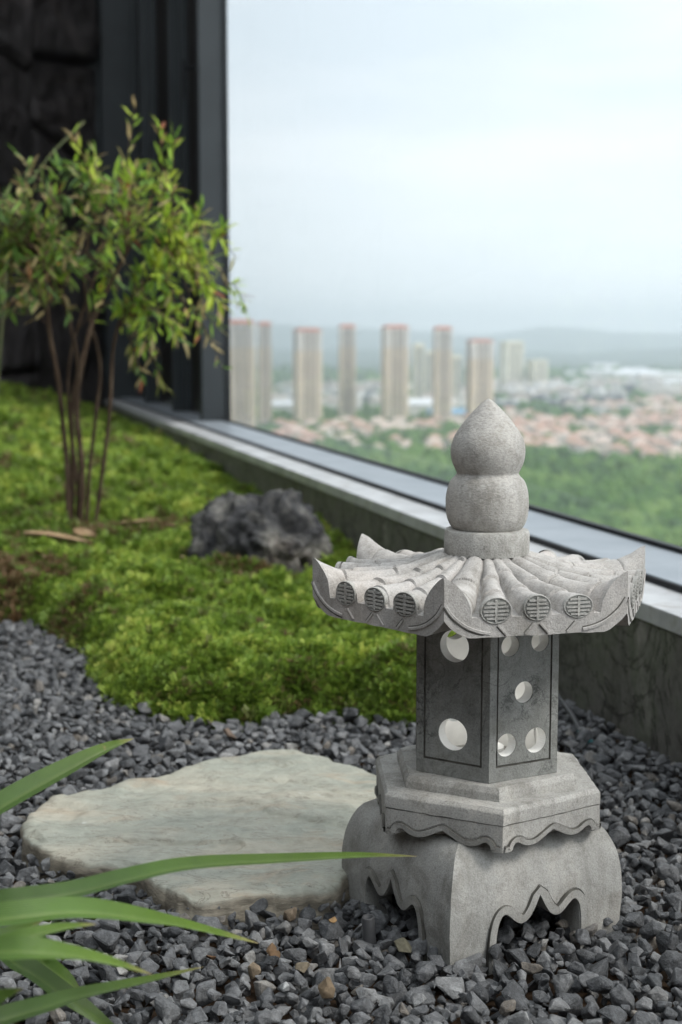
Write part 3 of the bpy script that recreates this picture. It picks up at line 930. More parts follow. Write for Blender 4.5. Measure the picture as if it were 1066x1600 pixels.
def chamber():
    a = R(-2.5); RR = .0965; hs = RR/2; ap = RR*math.cos(math.pi/6); z0, z1 = .2108, .412; TH = .017
    ch = empty('light_chamber', (0, 0, 0)); ch.parent = lan
    def circ(x, z, r, n=36): return [(x+r*math.cos(2*math.pi*i/n), z+r*math.sin(2*math.pi*i/n)) for i in range(n)]
    holesA = [(.001, .368, .0192), (.000, .262, .0192)]
    holesB = [(-.0205, .371, .0125), (.0215, .3725, .0125), (-.0005, .314, .0128), (-.024, .2535, .0138), (.0175, .254, .0152)]
    for k in range(6):
        ak = a + math.pi/6 + k*math.pi/3
        nrm = hexdir(ak); tan = Vector((math.cos(ak), math.sin(ak), 0))
        def S(x, z, d=0.0): return nrm*(ap-d) + tan*x + Vector((0, 0, z))
        holes = [circ(*h) for h in (holesB if k % 2 == 0 else holesA)]
        def rect(i, zi, zt): return [(-hs+i, z0+zi), (hs-i, z0+zi), (hs-i, z1-zt), (-hs+i, z1-zt)]
        m = MB()
        def fill(loops, d, mi=0, shrink=1.0):
            flat_ = [p for L in loops for p in L]
            base = len(m.v); m.v += [tuple(S(x*shrink if abs(x) > hs*.97 else x, z, d)) for x, z in flat_]
            for tri in tessellate_polygon([[Vector((x, z, 0)) for x, z in L] for L in loops]):
                m.f.append(tuple(base+i for i in tri)); m.m.append(mi)
        g0, g1 = rect(.0095, .017, .012), rect(.0118, .0195, .0145)
        # outer face: border, sunk line, panel
        o0 = rect(0, 0, 0)
        for i in range(4):
            j = (i+1) % 4
            m.quad(S(*o0[i]), S(*o0[j]), S(*g0[j]), S(*g0[i]))
            mid0, mid1 = S(*g0[i], .0018), S(*g0[j], .0018)
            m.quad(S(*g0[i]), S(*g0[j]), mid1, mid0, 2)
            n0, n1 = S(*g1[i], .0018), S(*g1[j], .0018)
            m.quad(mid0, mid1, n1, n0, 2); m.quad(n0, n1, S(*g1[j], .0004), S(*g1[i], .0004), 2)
        fill([g1] + holes, .0004)
        for L in holes:
            L2 = L + [L[0]]
            m.grid([[S(x, z, .0004) for x, z in L2], [S(x, z, .0016) for x, z in L2]])
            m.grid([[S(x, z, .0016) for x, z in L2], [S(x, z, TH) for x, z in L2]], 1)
        fill([rect(0.0, 0, 0)] + holes, TH, 1, (ap-TH)/ap)
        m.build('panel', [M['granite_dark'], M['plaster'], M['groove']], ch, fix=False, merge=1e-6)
    # white lamp inside
    t = NT('lamp_glass')
    t.color((0.9, 0.9, 0.86)).rough(0.4)
    t.b.inputs['Emission Color'].default_value = (1.0, 0.98, 0.94, 1); t.b.inputs['Emission Strength'].default_value = 1.5
    m = MB(); m.lathe([(.004, .232), (.016, .2325), (.019, .245), (.019, .275), (.015, .29), (.003, .295)], 24)
    m.build('lamp', t.mat, ch, sm=True)
    m = MB(); m.lathe([(.024, .2105), (.024, .2285), (.017, .232)], 24); m.build('lamp_holder', M['plaster'], ch)

def roof():
    a = R(-17); RT = .211; HS = RT/2; AP = RT*math.cos(math.pi/6)
    rf = empty('roof', (-.004, 0, 0)); rf.parent = lan
    NV, NU = 100, 104
    T3 = (-.0475, 0, .0475)
    def zc(q): return .4635 - .0330*q + .010*q*(q-1)*-.0 - .012*math.sin(math.pi*q)*.6
    def height(n_, t_, corner_d, rr):
        q = min(1, max(0, (n_-.048)/(AP-.048)))
        zv = zc(q)
        z = zv - .0055*q
        for kk, t1 in enumerate(T3):
            tcn = t1*(.20 + .80*q)
            rad = .0068 + .0105*q
            # overlapping barrel tiles: each course starts a touch lower
            st_ = ((q + .11*kk*(1 if kk < 2 else -.3))*2.7 + .12) % 1.0
            rad *= 1.0 + .05*(st_-.5)
            d = abs(t_-tcn)
            if d < rad: z = max(z, zv + math.sqrt(rad*rad-d*d)*1.0 - .001 + .0016*(st_-.5) - (.0024*max(0, 1-(d/rad)**2*1.6) if st_ < .055 else 0))
        # hip ridge with upswept horn
        sq = min(1, max(0, (rr-.048)/(RT-.048)))
        top = .4720 - .0320*sq + .0300*sq**4 - .010*math.sin(math.pi*sq)*.7
        st_ = (sq*2.6) % 1.0
        top += (.0014*(st_-.5) - (.0026 if st_ < .04 else 0) if sq < .8 else 0)
        rad = .010 + .0185*sq
        if corner_d < rad: z = max(z, zv + (top-zv)*(1-(corner_d/rad)**2.0)**(.62))
        return z
    m = MB(); edge_rows = []
    for k in range(6):
        ak = a + math.pi/6 + k*math.pi/3
        nrm = hexdir(ak); tan = Vector((math.cos(ak), math.sin(ak), 0))
        rows = []
        for j in range(NU+1):
            q = j/NU; n_ = .030 + (AP-.030)*q; hw = n_*math.tan(math.pi/6)
            r_ = []
            for i in range(NV+1):
                w = -1 + 2*i/NV
                w = math.copysign(abs(w)**.92, w)
                t_ = w*hw
                s3 = math.sqrt(3)/2
                cdist = abs(n_*.5 - abs(t_)*s3); rr = n_*s3 + abs(t_)*.5
                r_.append(nrm*n_ + tan*t_ + Vector((0, 0, height(n_, t_, cdist, rr))))
            rows.append(r_)
        m.grid(rows)
        top_e = rows[-1]
        def zb(w): return .4035 + .020*max(0, (abs(w)-.72)/.28)**1.6
        ws = [math.copysign(abs(-1+2*i/NV)**.92, -1+2*i/NV) for i in range(NV+1)]
        bot = [nrm*AP + tan*(w*HS) + Vector((0, 0, zb(w))) for w in ws]
        mid = [b.lerp(t_, .5) for b, t_ in zip(bot, top_e)]
        m.grid([top_e, mid, bot])
        inn = [nrm*(AP*.60) + tan*(w*HS*.60) + Vector((0, 0, .398)) for w in ws]
        ctr = [nrm*.01 + tan*(w*.005) + Vector((0, 0, .398)) for w in ws]
        m.grid([bot, inn, ctr])
    o = rough_up(m.build('tiled_top', M['granite_roof'], rf, merge=2e-5), .0007, 85)
    mod_smooth(o.data, 42)
    rj = random.Random(2)
    # round tile ends with incised bars, and the carved lines of the fascia
    for k in range(6):
        ak = a + math.pi/6 + k*math.pi/3
        nrm = hexdir(ak); tan = Vector((math.cos(ak), math.sin(ak), 0))
        def S(x, z, pr=0.0): return nrm*(AP+pr) + tan*x + Vector((0, 0, z))
        for t1 in T3:
            m = MB(); rx, rzz, zcc = .0172*rj.uniform(.92, 1.05), .0138*rj.uniform(.9, 1.08), .4335 + rj.uniform(-.001, .001); n = 40
            ring = lambda f, pr: [S(t1+rx*f*math.cos(2*math.pi*i/n), zcc+rzz*f*math.sin(2*math.pi*i/n), pr) for i in range(n)]
            m.grid([ring(1, -.004), ring(1, .0010), ring(.95, .0016), ring(.90, .0012), ring(.88, .0006)], 0, True)
            m.poly(ring(.88, .0006), 1)
            oo = m.build('tile_end', [M['granite_base'], M['granite_dark']], rf)
            m = MB()
            for zz in (-.0085, -.0045, -.0005, .0040, .0080):
                hw = rx*.80*math.sqrt(max(0, 1-(zz/(rzz*.86))**2))
                m.box(t1-hw, t1+hw, .0006, .0022, zcc+zz-.0011, zcc+zz+.0011, T=lambda x, d, z: S(x, z, d))
            m.box(t1-.0013, t1+.0013, .0006, .0024, zcc-rzz*.82, zcc+rzz*.82, T=lambda x, d, z: S(x, z, d))
            m.build('end_bars', M['granite'], oo)
        def strip(L, w_, nm='fascia_line'):
            mm = MB()
            l0 = offset_line(L, -w_/2); l1 = offset_line(L, w_/2)
            i0 = offset_line(L, -w_*.3); i1 = offset_line(L, w_*.3)
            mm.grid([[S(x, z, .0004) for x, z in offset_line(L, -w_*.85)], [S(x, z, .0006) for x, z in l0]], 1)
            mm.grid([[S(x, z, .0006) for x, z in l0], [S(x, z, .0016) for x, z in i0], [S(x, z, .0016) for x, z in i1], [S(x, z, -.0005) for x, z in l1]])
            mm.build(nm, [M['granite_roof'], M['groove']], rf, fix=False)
        for sg in (-1, 1):
            pts = [(sg*(HS-.001), .440), (sg*(HS-.010), .4275), (sg*(HS-.024), .4165), (sg*(HS-.038), .4105), (sg*(HS-.052), .4075)]
            L = [(p.x, p.y) for p in catmull([(x, z, 0) for x, z in pts], 5)]
            strip(L, .0042)
        for x0 in (-.0365, -.012, .012, .0365):
            sgn = 1 if x0 in (-.0365, .012) else -1
            strip([(x0-sgn*.0085, .4165), (x0+sgn*.0015, .4055)], .0030)

def finial():
    fi = empty('finial', (0, 0, 0)); fi.parent = lan
    m = MB()
    n = 72
    prof = [(.030, .466), (.0508, .468), (.0515, .474), (.0515, .493), (.0500, .4965), (.0450, .4978), (.030, .498)]
    rows = []
    for r_, z in prof:
        rr_ = []
        for j in range(n):
            th = 2*math.pi*j/n
            c = 1 - (.022*max(0, noise.noise(Vector((math.cos(th)*3.1, math.sin(th)*3.1, z*60)))-.18) if z > .49 or z < .47 else 0)
            rr_.append((r_*c*math.cos(th), r_*c*math.sin(th), z))
        rows.append(rr_)
    m.grid(rows, 0, True); m.poly(rows[0][::-1]); m.poly(rows[-1])
    o = rough_up(m.build('collar', M['granite'], fi), .0006, 70); mod_smooth(o.data, 35)
    kp = [(.041, .497), (.0452, .503), (.0485, .512), (.0500, .524), (.0498, .535), (.0478, .546), (.0440, .5555), (.0390, .5610), (.0370, .5645), (.0386, .5685), (.0424, .5770), (.0446, .587), (.0442, .5965), (.0412, .607), (.0356, .6165), (.0280, .627), (.0198, .6365), (.0112, .6452), (.0048, .6505), (.0010, .6530)]
    cv = catmull([(r_, z, 0) for r_, z in kp], 5)
    m = MB(); m.lathe([(p.x, p.y) for p in cv], 64)
    o = rough_up(m.build('gourd', M['granite_finial'], fi, sm=True), .0004, 60)
foot(); platform(); chamber(); roof(); finial()

# ------------------------------------------------------------------ the rock on the moss
t = NT('weathered_limestone')
c = t.ramp(t.noise(9, 7, 0.68, 0.7), [(0.34, (0.012, 0.012, 0.014)), (0.48, (0.036, 0.036, 0.038)), (0.57, (0.10, 0.096, 0.088)), (0.70, (0.33, 0.315, 0.28))])
c = t.mix(t.ramp(t.noise(5, 5, 0.6), [(0.55, 0.0), (0.7, 0.5)]), c, (0.11, 0.075, 0.05))
c = t.mix(t.ramp(t.noise(14, 6, 0.7, 1.4, stretch=(3, 1, 1)), [(0.64, 0.0), (0.74, 0.55)]), c, (0.34, 0.37, 0.41))
t.color(c).rough(0.7, 0.4)
n1 = t.bump(t.noise(90, 5, 0.7), 0.004, 0.7); t.bump(t.noise(22, 6, 0.65, 0.8), 0.022, 0.9, n1)
M['rock'] = t.mat
def garden_rock():
    C = at(412, 838, 3.94); C.z = .088
    bm = bmesh.new(); bmesh.ops.create_icosphere(bm, subdivisions=6, radius=1.0)
    lobes = [((-.14, -.02, .05), .125), ((-.04, -.05, .08), .12), ((.04, .0, .085), .115), ((-.10, .05, .06), .12), ((.10, .01, .06), .085), ((.05, -.06, .02), .10), ((-.06, -.08, .0), .11), ((.155, .02, .055), .050), ((.178, .02, .066), .034), ((.0, .06, .08), .1)]
    rp = random.Random(12)
    planes = []
    for k in range(34):
        q = Vector((rp.gauss(0, .8), rp.gauss(0, 1), rp.gauss(.2, .8))).normalized()
        planes.append((q, .118 + .10*abs(q.x)*rp.uniform(.75, 1.1) + .03*max(0, q.z) + rp.uniform(-.008, .025)))
    for v in bm.verts:
        d = v.co.normalized(); best = 0.02
        for c_, r_ in lobes:
            c_ = Vector(c_); b = d.dot(c_); q = b*b - c_.length_squared + r_*r_
            if q > 0: best = max(best, b + math.sqrt(q))
        p = d*best
        for pn, pd in planes:
            ex = p.dot(pn) - pd
            if ex > 0: p -= pn*ex*.9
        k = noise.ridged_multi_fractal(p*13+Vector((3, 1, 7)), .9, 2.1, 5, 1.0, 2.0)
        p += d*(.018*(k-1.2) + .006*fbm(p.x, p.y, p.z*2.2, 4, 20) - .030*max(0, .22-abs(noise.noise(p*10+Vector((1, 5, 2)))))**1.0*1.6)
        e = noise.noise(p*17+Vector((9, 2, 4)))
        if e > .28: p -= d*.05*(e-.28)*2
        v.co = Vector((p.x*.98, p.y*.88, p.z*1.10 + .010*math.floor(p.z*30+noise.noise(p*6)*1.2)/4))
    me = bpy.data.meshes.new('garden_rock'); bm.to_mesh(me); bm.free(); me.materials.append(M['rock']); smooth(me)
    o = link(bpy.data.objects.new('garden_rock', me)); o.location = C
    tag(o, 'rugged dark weathered limestone boulder nestled in the green ground cover', 'rock')
garden_rock()

# ------------------------------------------------------------------ leafy shrub
t = NT('shrub_bark')
t.color(t.ramp(t.noise(40, 5, 0.65, 0, stretch=(1, 1, .3)), [(0.3, (0.035, 0.022, 0.014)), (0.55, (0.085, 0.056, 0.037)), (0.75, (0.17, 0.125, 0.085))])).rough(0.85, 0.2)
t.bump(t.noise(120, 4, 0.6, 0, stretch=(1, 1, .3)), 0.004); M['bark'] = t.mat
M['shrub_leaf'] = leaf_mat('shrub_leaf', [(0.0, (0.30, 0.10, 0.04)), (0.08, (0.36, 0.26, 0.12)), (0.22, (0.46, 0.38, 0.19)), (0.30, (0.26, 0.28, 0.06)), (0.45, (0.10, 0.19, 0.055)), (0.65, (0.19, 0.34, 0.045)), (0.85, (0.34, 0.50, 0.05)), (1.0, (0.48, 0.58, 0.07))], 'tone', False, .35, .4)
def shrub():
    r = random.Random(21); Y0 = 4.68
    g = at(128, 815, Y0)
    root = empty('leafy_shrub', (g.x, Y0, .10))
    tag(root, 'slender multi stemmed shrub with green and dry tan leaves beside black wall', 'shrub')
    O = root.location
    stems = [
        ([(107, 830), (106, 740), (100, 680), (92, 600), (78, 520), (72, 440), (60, 380)], .011, -.03),
        ([(112, 830), (114, 720), (112, 640), (122, 570), (108, 500), (92, 430), (95, 370)], .009, .05),
        ([(124, 830), (128, 730), (120, 640), (128, 570), (150, 490), (185, 420), (205, 380)], .012, -.05),
        ([(134, 830), (140, 740), (150, 650), (157, 570), (141, 500), (132, 430), (140, 360)], .008, .02),
        ([(146, 820), (160, 740), (172, 640), (178, 540), (200, 475), (240, 430), (275, 400)], .008, -.02),
        ([(118, 830), (122, 760), (108, 650), (110, 560), (135, 470), (160, 400), (170, 330)], .007, .09)]
    tips = []
    for pts, rad, dy in stems:
        P = [at(x, y, Y0 + dy*(i/3.0) + r.uniform(-.01, .01)) - O for i, (x, y) in enumerate(pts)]
        P[0].z = -.02
        cv = catmull(P, 6)
        n = len(cv)
        m = MB(); m.tube(cv, [rad*(1-.55*i/n)*(1+.12*math.sin(i*2.1)) for i in range(n)], 8)
        m.build('stem', M['bark'], root, sm=True)
        tips += cv[int(n*.55):]
    lv, lf, lt = [], [], []
    tw = MB()
    def leaf(p, d, up, L, w, tone):
        d = d.normalized(); s = d.cross(up)
        if s.length < 1e-4: s = Vector((1, 0, 0))
        s.normalize(); u = s.cross(d)
        k = len(lv)
        c1 = p + d*L*.38 - u*.10*L; c2 = p + d*L*.72 - u*.09*L; e = p + d*L - u*.16*L
        lv.extend([p, c1 + s*w*.5 + u*w*.18, c1, c1 - s*w*.5 + u*w*.18, c2 + s*w*.36 + u*w*.12, c2, c2 - s*w*.36 + u*w*.12, e])
        lf.extend([(k, k+2, k+1, k+1), (k, k+3, k+2, k+2), (k+1, k+2, k+5, k+4), (k+2, k+3, k+6, k+5), (k+4, k+5, k+7, k+7), (k+5, k+6, k+7, k+7)])
        lt.extend([tone]*8)
    def spray(a, b, bow, tone0, nleaf, Ls, upright=False):
        mid = a.lerp(b, .5) + Vector((0, 0, bow))
        cv = catmull([a, mid, b], 6)
        tw.tube(cv, [.0028*(1-.7*i/len(cv)) for i in range(len(cv))], 4)
        n = len(cv)
        for q in range(nleaf):
            f = .12 + .88*(q+r.random()*.6)/nleaf
            i = min(n-2, int(f*(n-1))); p = cv[i].lerp(cv[i+1], f*(n-1)-i)
            d = (cv[i+1]-cv[i]).normalized()
            ang = r.uniform(0, 6.28)
            sd = d.cross(Vector((math.cos(ang), math.sin(ang), r.uniform(-.4, .9)))).normalized()
            ld = d*r.uniform(.35, 1.1) + sd*r.uniform(.5, 1.0) + Vector((0, 0, -.02 if not upright else .5))
            tone = tone0 + r.gauss(0, .14)
            if r.random() < .19: tone = r.uniform(.05, .28)
            if r.random() < .03: tone = 0.0
            leaf(p, ld, Vector((r.uniform(-.5, .5), r.uniform(-.6, .3), 1)), Ls*r.uniform(.6, 1.25), Ls*r.uniform(.17, .27), min(1, max(0, tone)))
    def crown_pt():
        while True:
            x, y = r.uniform(-130, 400), r.uniform(215, 610)
            # outline of the crown in its own plane
            top = 300 - 70*math.exp(-((x-190)/90)**2) - 25*math.exp(-((x-60)/50)**2) + max(0, x-260)*.9
            bot = 470 + 95*math.exp(-((x-265)/85)**2) + 30*math.exp(-((x-10)/60)**2) - max(0, x-330)*.1
            if top < y < bot and x < 385: return x, y
    for k in range(145):
        x, y = crown_pt()
        dy = r.gauss(0, .17)
        b = at(x, y, Y0+dy) - O
        a = min(tips, key=lambda q: (q-b).length + r.uniform(0, .25))
        bow = r.uniform(.03, .12)
        tone0 = .56 + .34*min(1, max(0, (x-60)/240)) + r.gauss(0, .10)
        if x < 80: tone0 -= .06
        spray(a, b, bow, tone0, r.randint(11, 17), r.uniform(.052, .080))
    for pts, tone0 in (([(185, 330), (200, 250), (212, 165)], .85), ([(255, 330), (252, 260), (250, 190)], .8), ([(270, 320), (268, 250), (272, 215)], .75), ([(150, 310), (130, 250), (112, 205)], .9), ([(90, 320), (60, 280), (28, 238)], .45), ([(150, 300), (160, 270), (150, 235)], .95),
                       ([(330, 400), (345, 375), (352, 355)], .8), ([(300, 370), (315, 345), (318, 320)], .7), ([(350, 440), (375, 450), (388, 490)], .8), ([(300, 480), (330, 520), (350, 580)], .35), ([(215, 500), (235, 550), (255, 600)], .35), ([(200, 520), (215, 560), (225, 590)], .3), ([(290, 470), (320, 490), (345, 515)], .6), ([(10, 420), (0, 450), (-10, 480)], .5), ([(90, 440), (105, 470), (110, 490)], .3)):
        P = [at(x, y, Y0+r.uniform(-.12, .12)) - O for x, y in pts]
        a, b = P[0], P[2]
        spray(a, b, (P[1]-a.lerp(b, .5)).z, tone0, 16, .056, pts[2][1] < pts[0][1])
    tw.build('twigs', M['bark'], root, sm=True)['kind'] = 'stuff'
    me = bpy.data.meshes.new('leaves'); me.from_pydata([tuple(p) for p in lv], [], [f if f[2] != f[3] else f[:3] for f in lf])
    q = me.attributes.new('tone', 'FLOAT', 'POINT'); q.data.foreach_set('value', np.array(lt, np.float32))
    me.materials.append(M['shrub_leaf'])
    o = link(bpy.data.objects.new('leaves', me), root); o['kind'] = 'stuff'
shrub()
# two bare canes leaning by the wall
m = MB(); m.tube([at(35, 300, 5.2), at(85, 235, 5.2), at(132, 190, 5.25)], .004, 5)
m.tube([at(35, 300, 5.2), at(10, 420, 5.15), at(-6, 640, 5.1), at(-8, 760, 5.1)], .0045, 5)
t = NT('cane'); t.color(t.ramp(t.noise(30, 3), [(0.3, (0.07, 0.10, 0.03)), (0.7, (0.16, 0.15, 0.06))])).rough(.6)
tag(m.build('bare_cane', t.mat, sm=True), 'thin bare green cane rising above the left of the shrub', 'cane')

# ------------------------------------------------------------------ strap leaved plant in the near left corner
t = NT('strap_leaf')
c = t.ramp(t.attr('along'), [(0.0, (0.05, 0.11, 0.02)), (0.55, (0.075, 0.16, 0.022)), (0.9, (0.125, 0.225, 0.032)), (0.975, (0.30, 0.32, 0.10)), (1.0, (0.40, 0.34, 0.18))])
c = t.mix(t.ramp(t.attr('across'), [(0.40, 0.0), (0.5, 0.35), (0.60, 0.0)]), c, (0.20, 0.29, 0.08))
rib = t.node('ShaderNodeMath', operation='MULTIPLY'); t.l.new(t.attr('across'), rib.inputs[0]); rib.inputs[1].default_value = 95.0
rs_ = t.node('ShaderNodeMath', operation='SINE'); t.l.new(rib.outputs[0], rs_.inputs[0])
c = t.mix(0.5, c, t.ramp(rs_.outputs[0], [(0.0, 0.78), (1.0, 1.12)]), 'MULTIPLY')
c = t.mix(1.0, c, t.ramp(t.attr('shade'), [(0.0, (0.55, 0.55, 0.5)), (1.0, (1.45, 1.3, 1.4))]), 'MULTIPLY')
c = t.mix(0.45, c, t.ramp(t.noise(12, 5, 0.65), [(0.3, 0.5), (0.7, 1.4)]), 'MULTIPLY')
c = t.mix(t.ramp(t.noise(60, 4, 0.7), [(0.69, 0.0), (0.74, 0.6)]), c, (0.28, 0.22, 0.09))
t.color(c).rough(t.ramp(t.noise(40, 4), [(0.3, 0.28), (0.7, 0.5)]), 0.5)
t.bump(rs_.outputs[0], 0.0003, 0.6)
tr = t.n.new('ShaderNodeBsdfTranslucent'); t.l.new(c, tr.inputs['Color'])
ms = t.n.new('ShaderNodeMixShader'); ms.inputs[0].default_value = .3
t.l.new(t.b.outputs[0], ms.inputs[1]); t.l.new(tr.outputs[0], ms.inputs[2]); t.l.new(ms.outputs[0], t.out.inputs['Surface'])
M['strap'] = t.mat
def strap_plant():
    base = Vector((-.47, 1.16, 0.0))
    root = empty('strap_leaf_plant', base)
    tag(root, 'long green strap leaves arching in from the near left corner', 'plant')
    # pixel points with distance, width in metres, roll
    B = [
        ([(-150, 1420, 1.20), (-70, 1310, 1.24), (0, 1263, 1.26), (100, 1207, 1.30), (165, 1172, 1.33), (209, 1154, 1.35)], .021, .75),
        ([(-180, 1500, 1.12), (-80, 1425, 1.10), (0, 1412, 1.09), (110, 1397, 1.12), (210, 1372, 1.17), (300, 1354, 1.22), (430, 1345, 1.28), (560, 1338, 1.33), (652, 1338, 1.36)], .016, .85),
        ([(-180, 1500, 1.12), (-90, 1445, 1.06), (0, 1437, 1.05), (120, 1426, 1.08), (230, 1438, 1.12), (320, 1455, 1.17), (404, 1474, 1.21)], .019, 1.0),
        ([(-180, 1550, 1.10), (-80, 1495, 1.0), (0, 1488, .98), (80, 1490, .99), (160, 1502, 1.02), (238, 1523, 1.05)], .017, .9),
        ([(-160, 1680, 1.12), (-60, 1618, 1.06), (0, 1595, 1.07), (70, 1575, 1.10), (130, 1556, 1.14), (220, 1535, 1.2), (318, 1511, 1.25)], .016, .7),
        ([(-60, 1480, 1.22), (30, 1510, 1.24), (95, 1553, 1.25), (150, 1590, 1.25), (200, 1625, 1.24)], .017, .8),
        ([(-120, 1530, 1.15), (-30, 1482, 1.18), (20, 1462, 1.2), (68, 1438, 1.22)], .018, .8),
        ([(-110, 1640, .98), (-40, 1585, .99), (0, 1562, 1.0), (36, 1545, 1.0)], .015, .8),
        ([(20, 1465, 1.30), (70, 1508, 1.31), (102, 1530, 1.32), (126, 1548, 1.32)], .016, .8),
        ([(-150, 1560, 1.05), (-50, 1500, 1.02), (30, 1470, 1.02), (90, 1452, 1.04), (150, 1444, 1.06)], .012, .8)]
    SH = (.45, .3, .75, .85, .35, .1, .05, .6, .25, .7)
    for bi, (pts, w, roll) in enumerate(B):
        P = [base] + [at(*p) for p in pts]
        if pts[0][0] > -100: P = P[1:]; P = [Vector((base.x+.06, base.y+.05, .03))] + P
        cv = catmull(P, 9)
        n = len(cv)
        v, f, al, ac = [], [], [], []
        K = 7
        for i, p in enumerate(cv):
            tq = i/(n-1)
            tn = (cv[min(i+1, n-1)]-cv[max(i-1, 0)]).normalized()
            view = (p - Vector((0, 0, CAM_H))).normalized()
            up = Vector((0, -.55, 1)).normalized()
            s = tn.cross(up).normalized(); u = s.cross(tn).normalized()
            ww_ = w*min(1, .35+tq*2.2)*(max(0.0, 1-tq**5.0))**.8*(1 if tq < .6 else 1-.45*((tq-.6)/.4)**1.2) + .0004
            for k in range(K):
                q = -1 + 2*k/(K-1)
                v.append(tuple(p - base + s*(q*ww_*.62) + u*(abs(q)**1.2*ww_*.32)))
                al.append(tq); ac.append((q+1)/2)
        for i in range(n-1):
            for k in range(K-1):
                a_ = i*K+k; f.append((a_, a_+1, a_+K+1, a_+K))
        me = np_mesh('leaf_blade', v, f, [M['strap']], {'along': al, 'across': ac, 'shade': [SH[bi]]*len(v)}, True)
        link(bpy.data.objects.new('leaf_blade', me), root)
strap_plant()

# ------------------------------------------------------------------ small things in the garden
def pebble(name, px, py, size, var, col, label, cat='stone', dz=.0, flat_=1.0):
    p = onz(px, py, .034)
    V, F = VARS[var]
    t = NT(name + '_surface')
    c = t.ramp(t.noise(70, 5, 0.65), [(0.3, tuple(x*.55 for x in col)), (0.6, col), (0.8, tuple(min(1, x*1.35) for x in col))])
    t.color(c).rough(0.8, 0.25); t.bump(t.noise(220, 4, .65), .0015)
    me = np_mesh(name, (V*size*.8)*np.array([1, 1, flat_]), F, [t.mat])
    o = link(bpy.data.objects.new(name, me)); o.location = (p.x, p.y, max(gravel_top(p.x, p.y), .02) + size*.30*flat_ + dz)
    o.rotation_euler = (.2*var % 1, .3*var % 1, var)
    tag(o, label, cat)
pebble('tan_stone', 396, 1513, .0165, 3, (.24, .19, .135), 'rounded tan stone on the gravel right of the pointed leaf tip')
pebble('stained_stone', 512, 1556, .020, 5, (.19, .14, .09), 'stone with orange staining in the gravel near the bottom edge')
pebble('buff_stone', 474, 1517, .015, 9, (.21, .175, .125), 'small buff stone just above the orange stained stone')
pebble('mossy_stone', 630, 1482, .020, 12, (.15, .14, .10), 'olive brown stone against the lantern foot on its left')
pebble('white_chip', 446, 1548, .013, 8, (.42, .43, .43), 'small white stone chip left of the orange stained stone')
pebble('brown_stone', 362, 1152, .026, 14, (.17, .125, .095), 'brown stone lying at the front edge of the ground cover')
pebble('brown_cobble', 452, 1430, .020, 17, (.20, .155, .11), 'brown pitted stone close to the front edge of the stepping stone')
pebble('bark_chip', 428, 1487, .016, 6, (.16, .10, .055), 'flat reddish brown bark chip on the gravel', 'bark', 0, .4)
pebble('bark_scrap', 330, 1497, .014, 2, (.11, .06, .03), 'crumbly dark brown bark scrap by the middle leaf tip', 'bark', 0, .5)
pebble('orange_fleck', 520, 1448, .010, 20, (.30, .19, .09), 'small orange crumb of bark in front of the lantern foot', 'bark', 0, .6)
# dry leaves under the shrub
t = NT('dry_leaf'); t.color(t.ramp(t.noise(25, 4, .6), [(0.3, (.22, .14, .075)), (0.7, (.42, .31, .19))])).rough(.75, .2); M['dry'] = t.mat
def dry_leaf(px, py, L, w, rz, label, seed, z=.15):
    p = onz(px, py, z)
    p.z = float(moss_z(np.array([p.x]), np.array([p.y]))[0]) + .035
    m = MB(); rows = []
    for i in range(9):
        f = i/8; ww_ = w*math.sin(math.pi*min(1, f*.92+.06))**.7
        rows.append([Vector(((f-.5)*L, q*ww_*.5, .18*w*q*q*2 + .10*L*math.sin(f*3+seed)*.5)) for q in (-1, -.5, 0, .5, 1)])
    m.grid(rows)
    o = m.build('dry_leaf', M['dry'], None, sm=True); o.location = p; o.rotation_euler = (.12*seed % .3, .1, rz)
    tag(o, label, 'leaf', 'dry leaves fallen under the shrub')
dry_leaf(90, 836, .20, .045, .25, 'long curled tan leaf lying left of the shrub stems', 1)
dry_leaf(132, 828, .08, .05, -.3, 'broad pale dead leaf right at the foot of the shrub', 2)
for k, (x, y, L, w, a) in enumerate([(165, 802, .10, .035, .1), (190, 806, .09, .04, -.4), (215, 812, .11, .03, .3), (240, 805, .10, .035, 0), (262, 822, .12, .03, -.1), (205, 798, .07, .03, .6), (180, 815, .08, .03, .9), (285, 815, .10, .03, .2), (45, 690, .08, .04, .2), (20, 705, .07, .03, 1.0), (125, 850, .06, .025, .4), (60, 862, .06, .025, 2.0), (300, 853, .07, .03, .1), (225, 830, .09, .028, .15), (250, 798, .08, .03, .5)]):
    dry_leaf(x, y, L, w, a, 'tan dead leaf scattered on the ground cover round the shrub', k+3)
# irrigation line by the parapet
M['pipe'] = flat('grey_pipe', (.075, .075, .078), .5, .15, 20)
M['teal'] = flat('teal_plastic', (.01, .10, .11), .4)
ir = empty('irrigation_line', (*onz(925, 1172, .04).xy, .03))
tag(ir, 'thin dark irrigation hose with teal joints beside the parapet', 'hose')
o_ = ir.location
m = MB(); m.tube([p - o_ for p in catmull([at(868, 1085, 2.62), at(884, 1103, 2.58), at(898, 1125, 2.53), at(908, 1146, 2.50)], 6)], .0048, 8); m.build('hose', M['pipe'], ir, sm=True)
m = MB(); m.tube([at(907, 1143, 2.50)-o_, at(916, 1164, 2.46)-o_], .0065, 12); m.build('joint', M['teal'], ir, sm=True)
m = MB(); m.tube([at(920, 1161, 2.44)-o_, at(934, 1167, 2.43)-o_], .007, 12); m.build('joint', M['teal'], ir, sm=True)
m = MB(); m.tube([at(930, 1166, 2.43)-o_, at(962, 1174, 2.39)-o_, at(1000, 1188, 2.35)-o_], .0105, 12); m.build('pipe', M['pipe'], ir, sm=True)
q = onz(578, 1456, .03)
m = MB(); m.lathe([(.0075, -.03), (.0075, .026), (.0068, .0275), (.0058, .0275), (.0058, .01)], 20, cap=False)
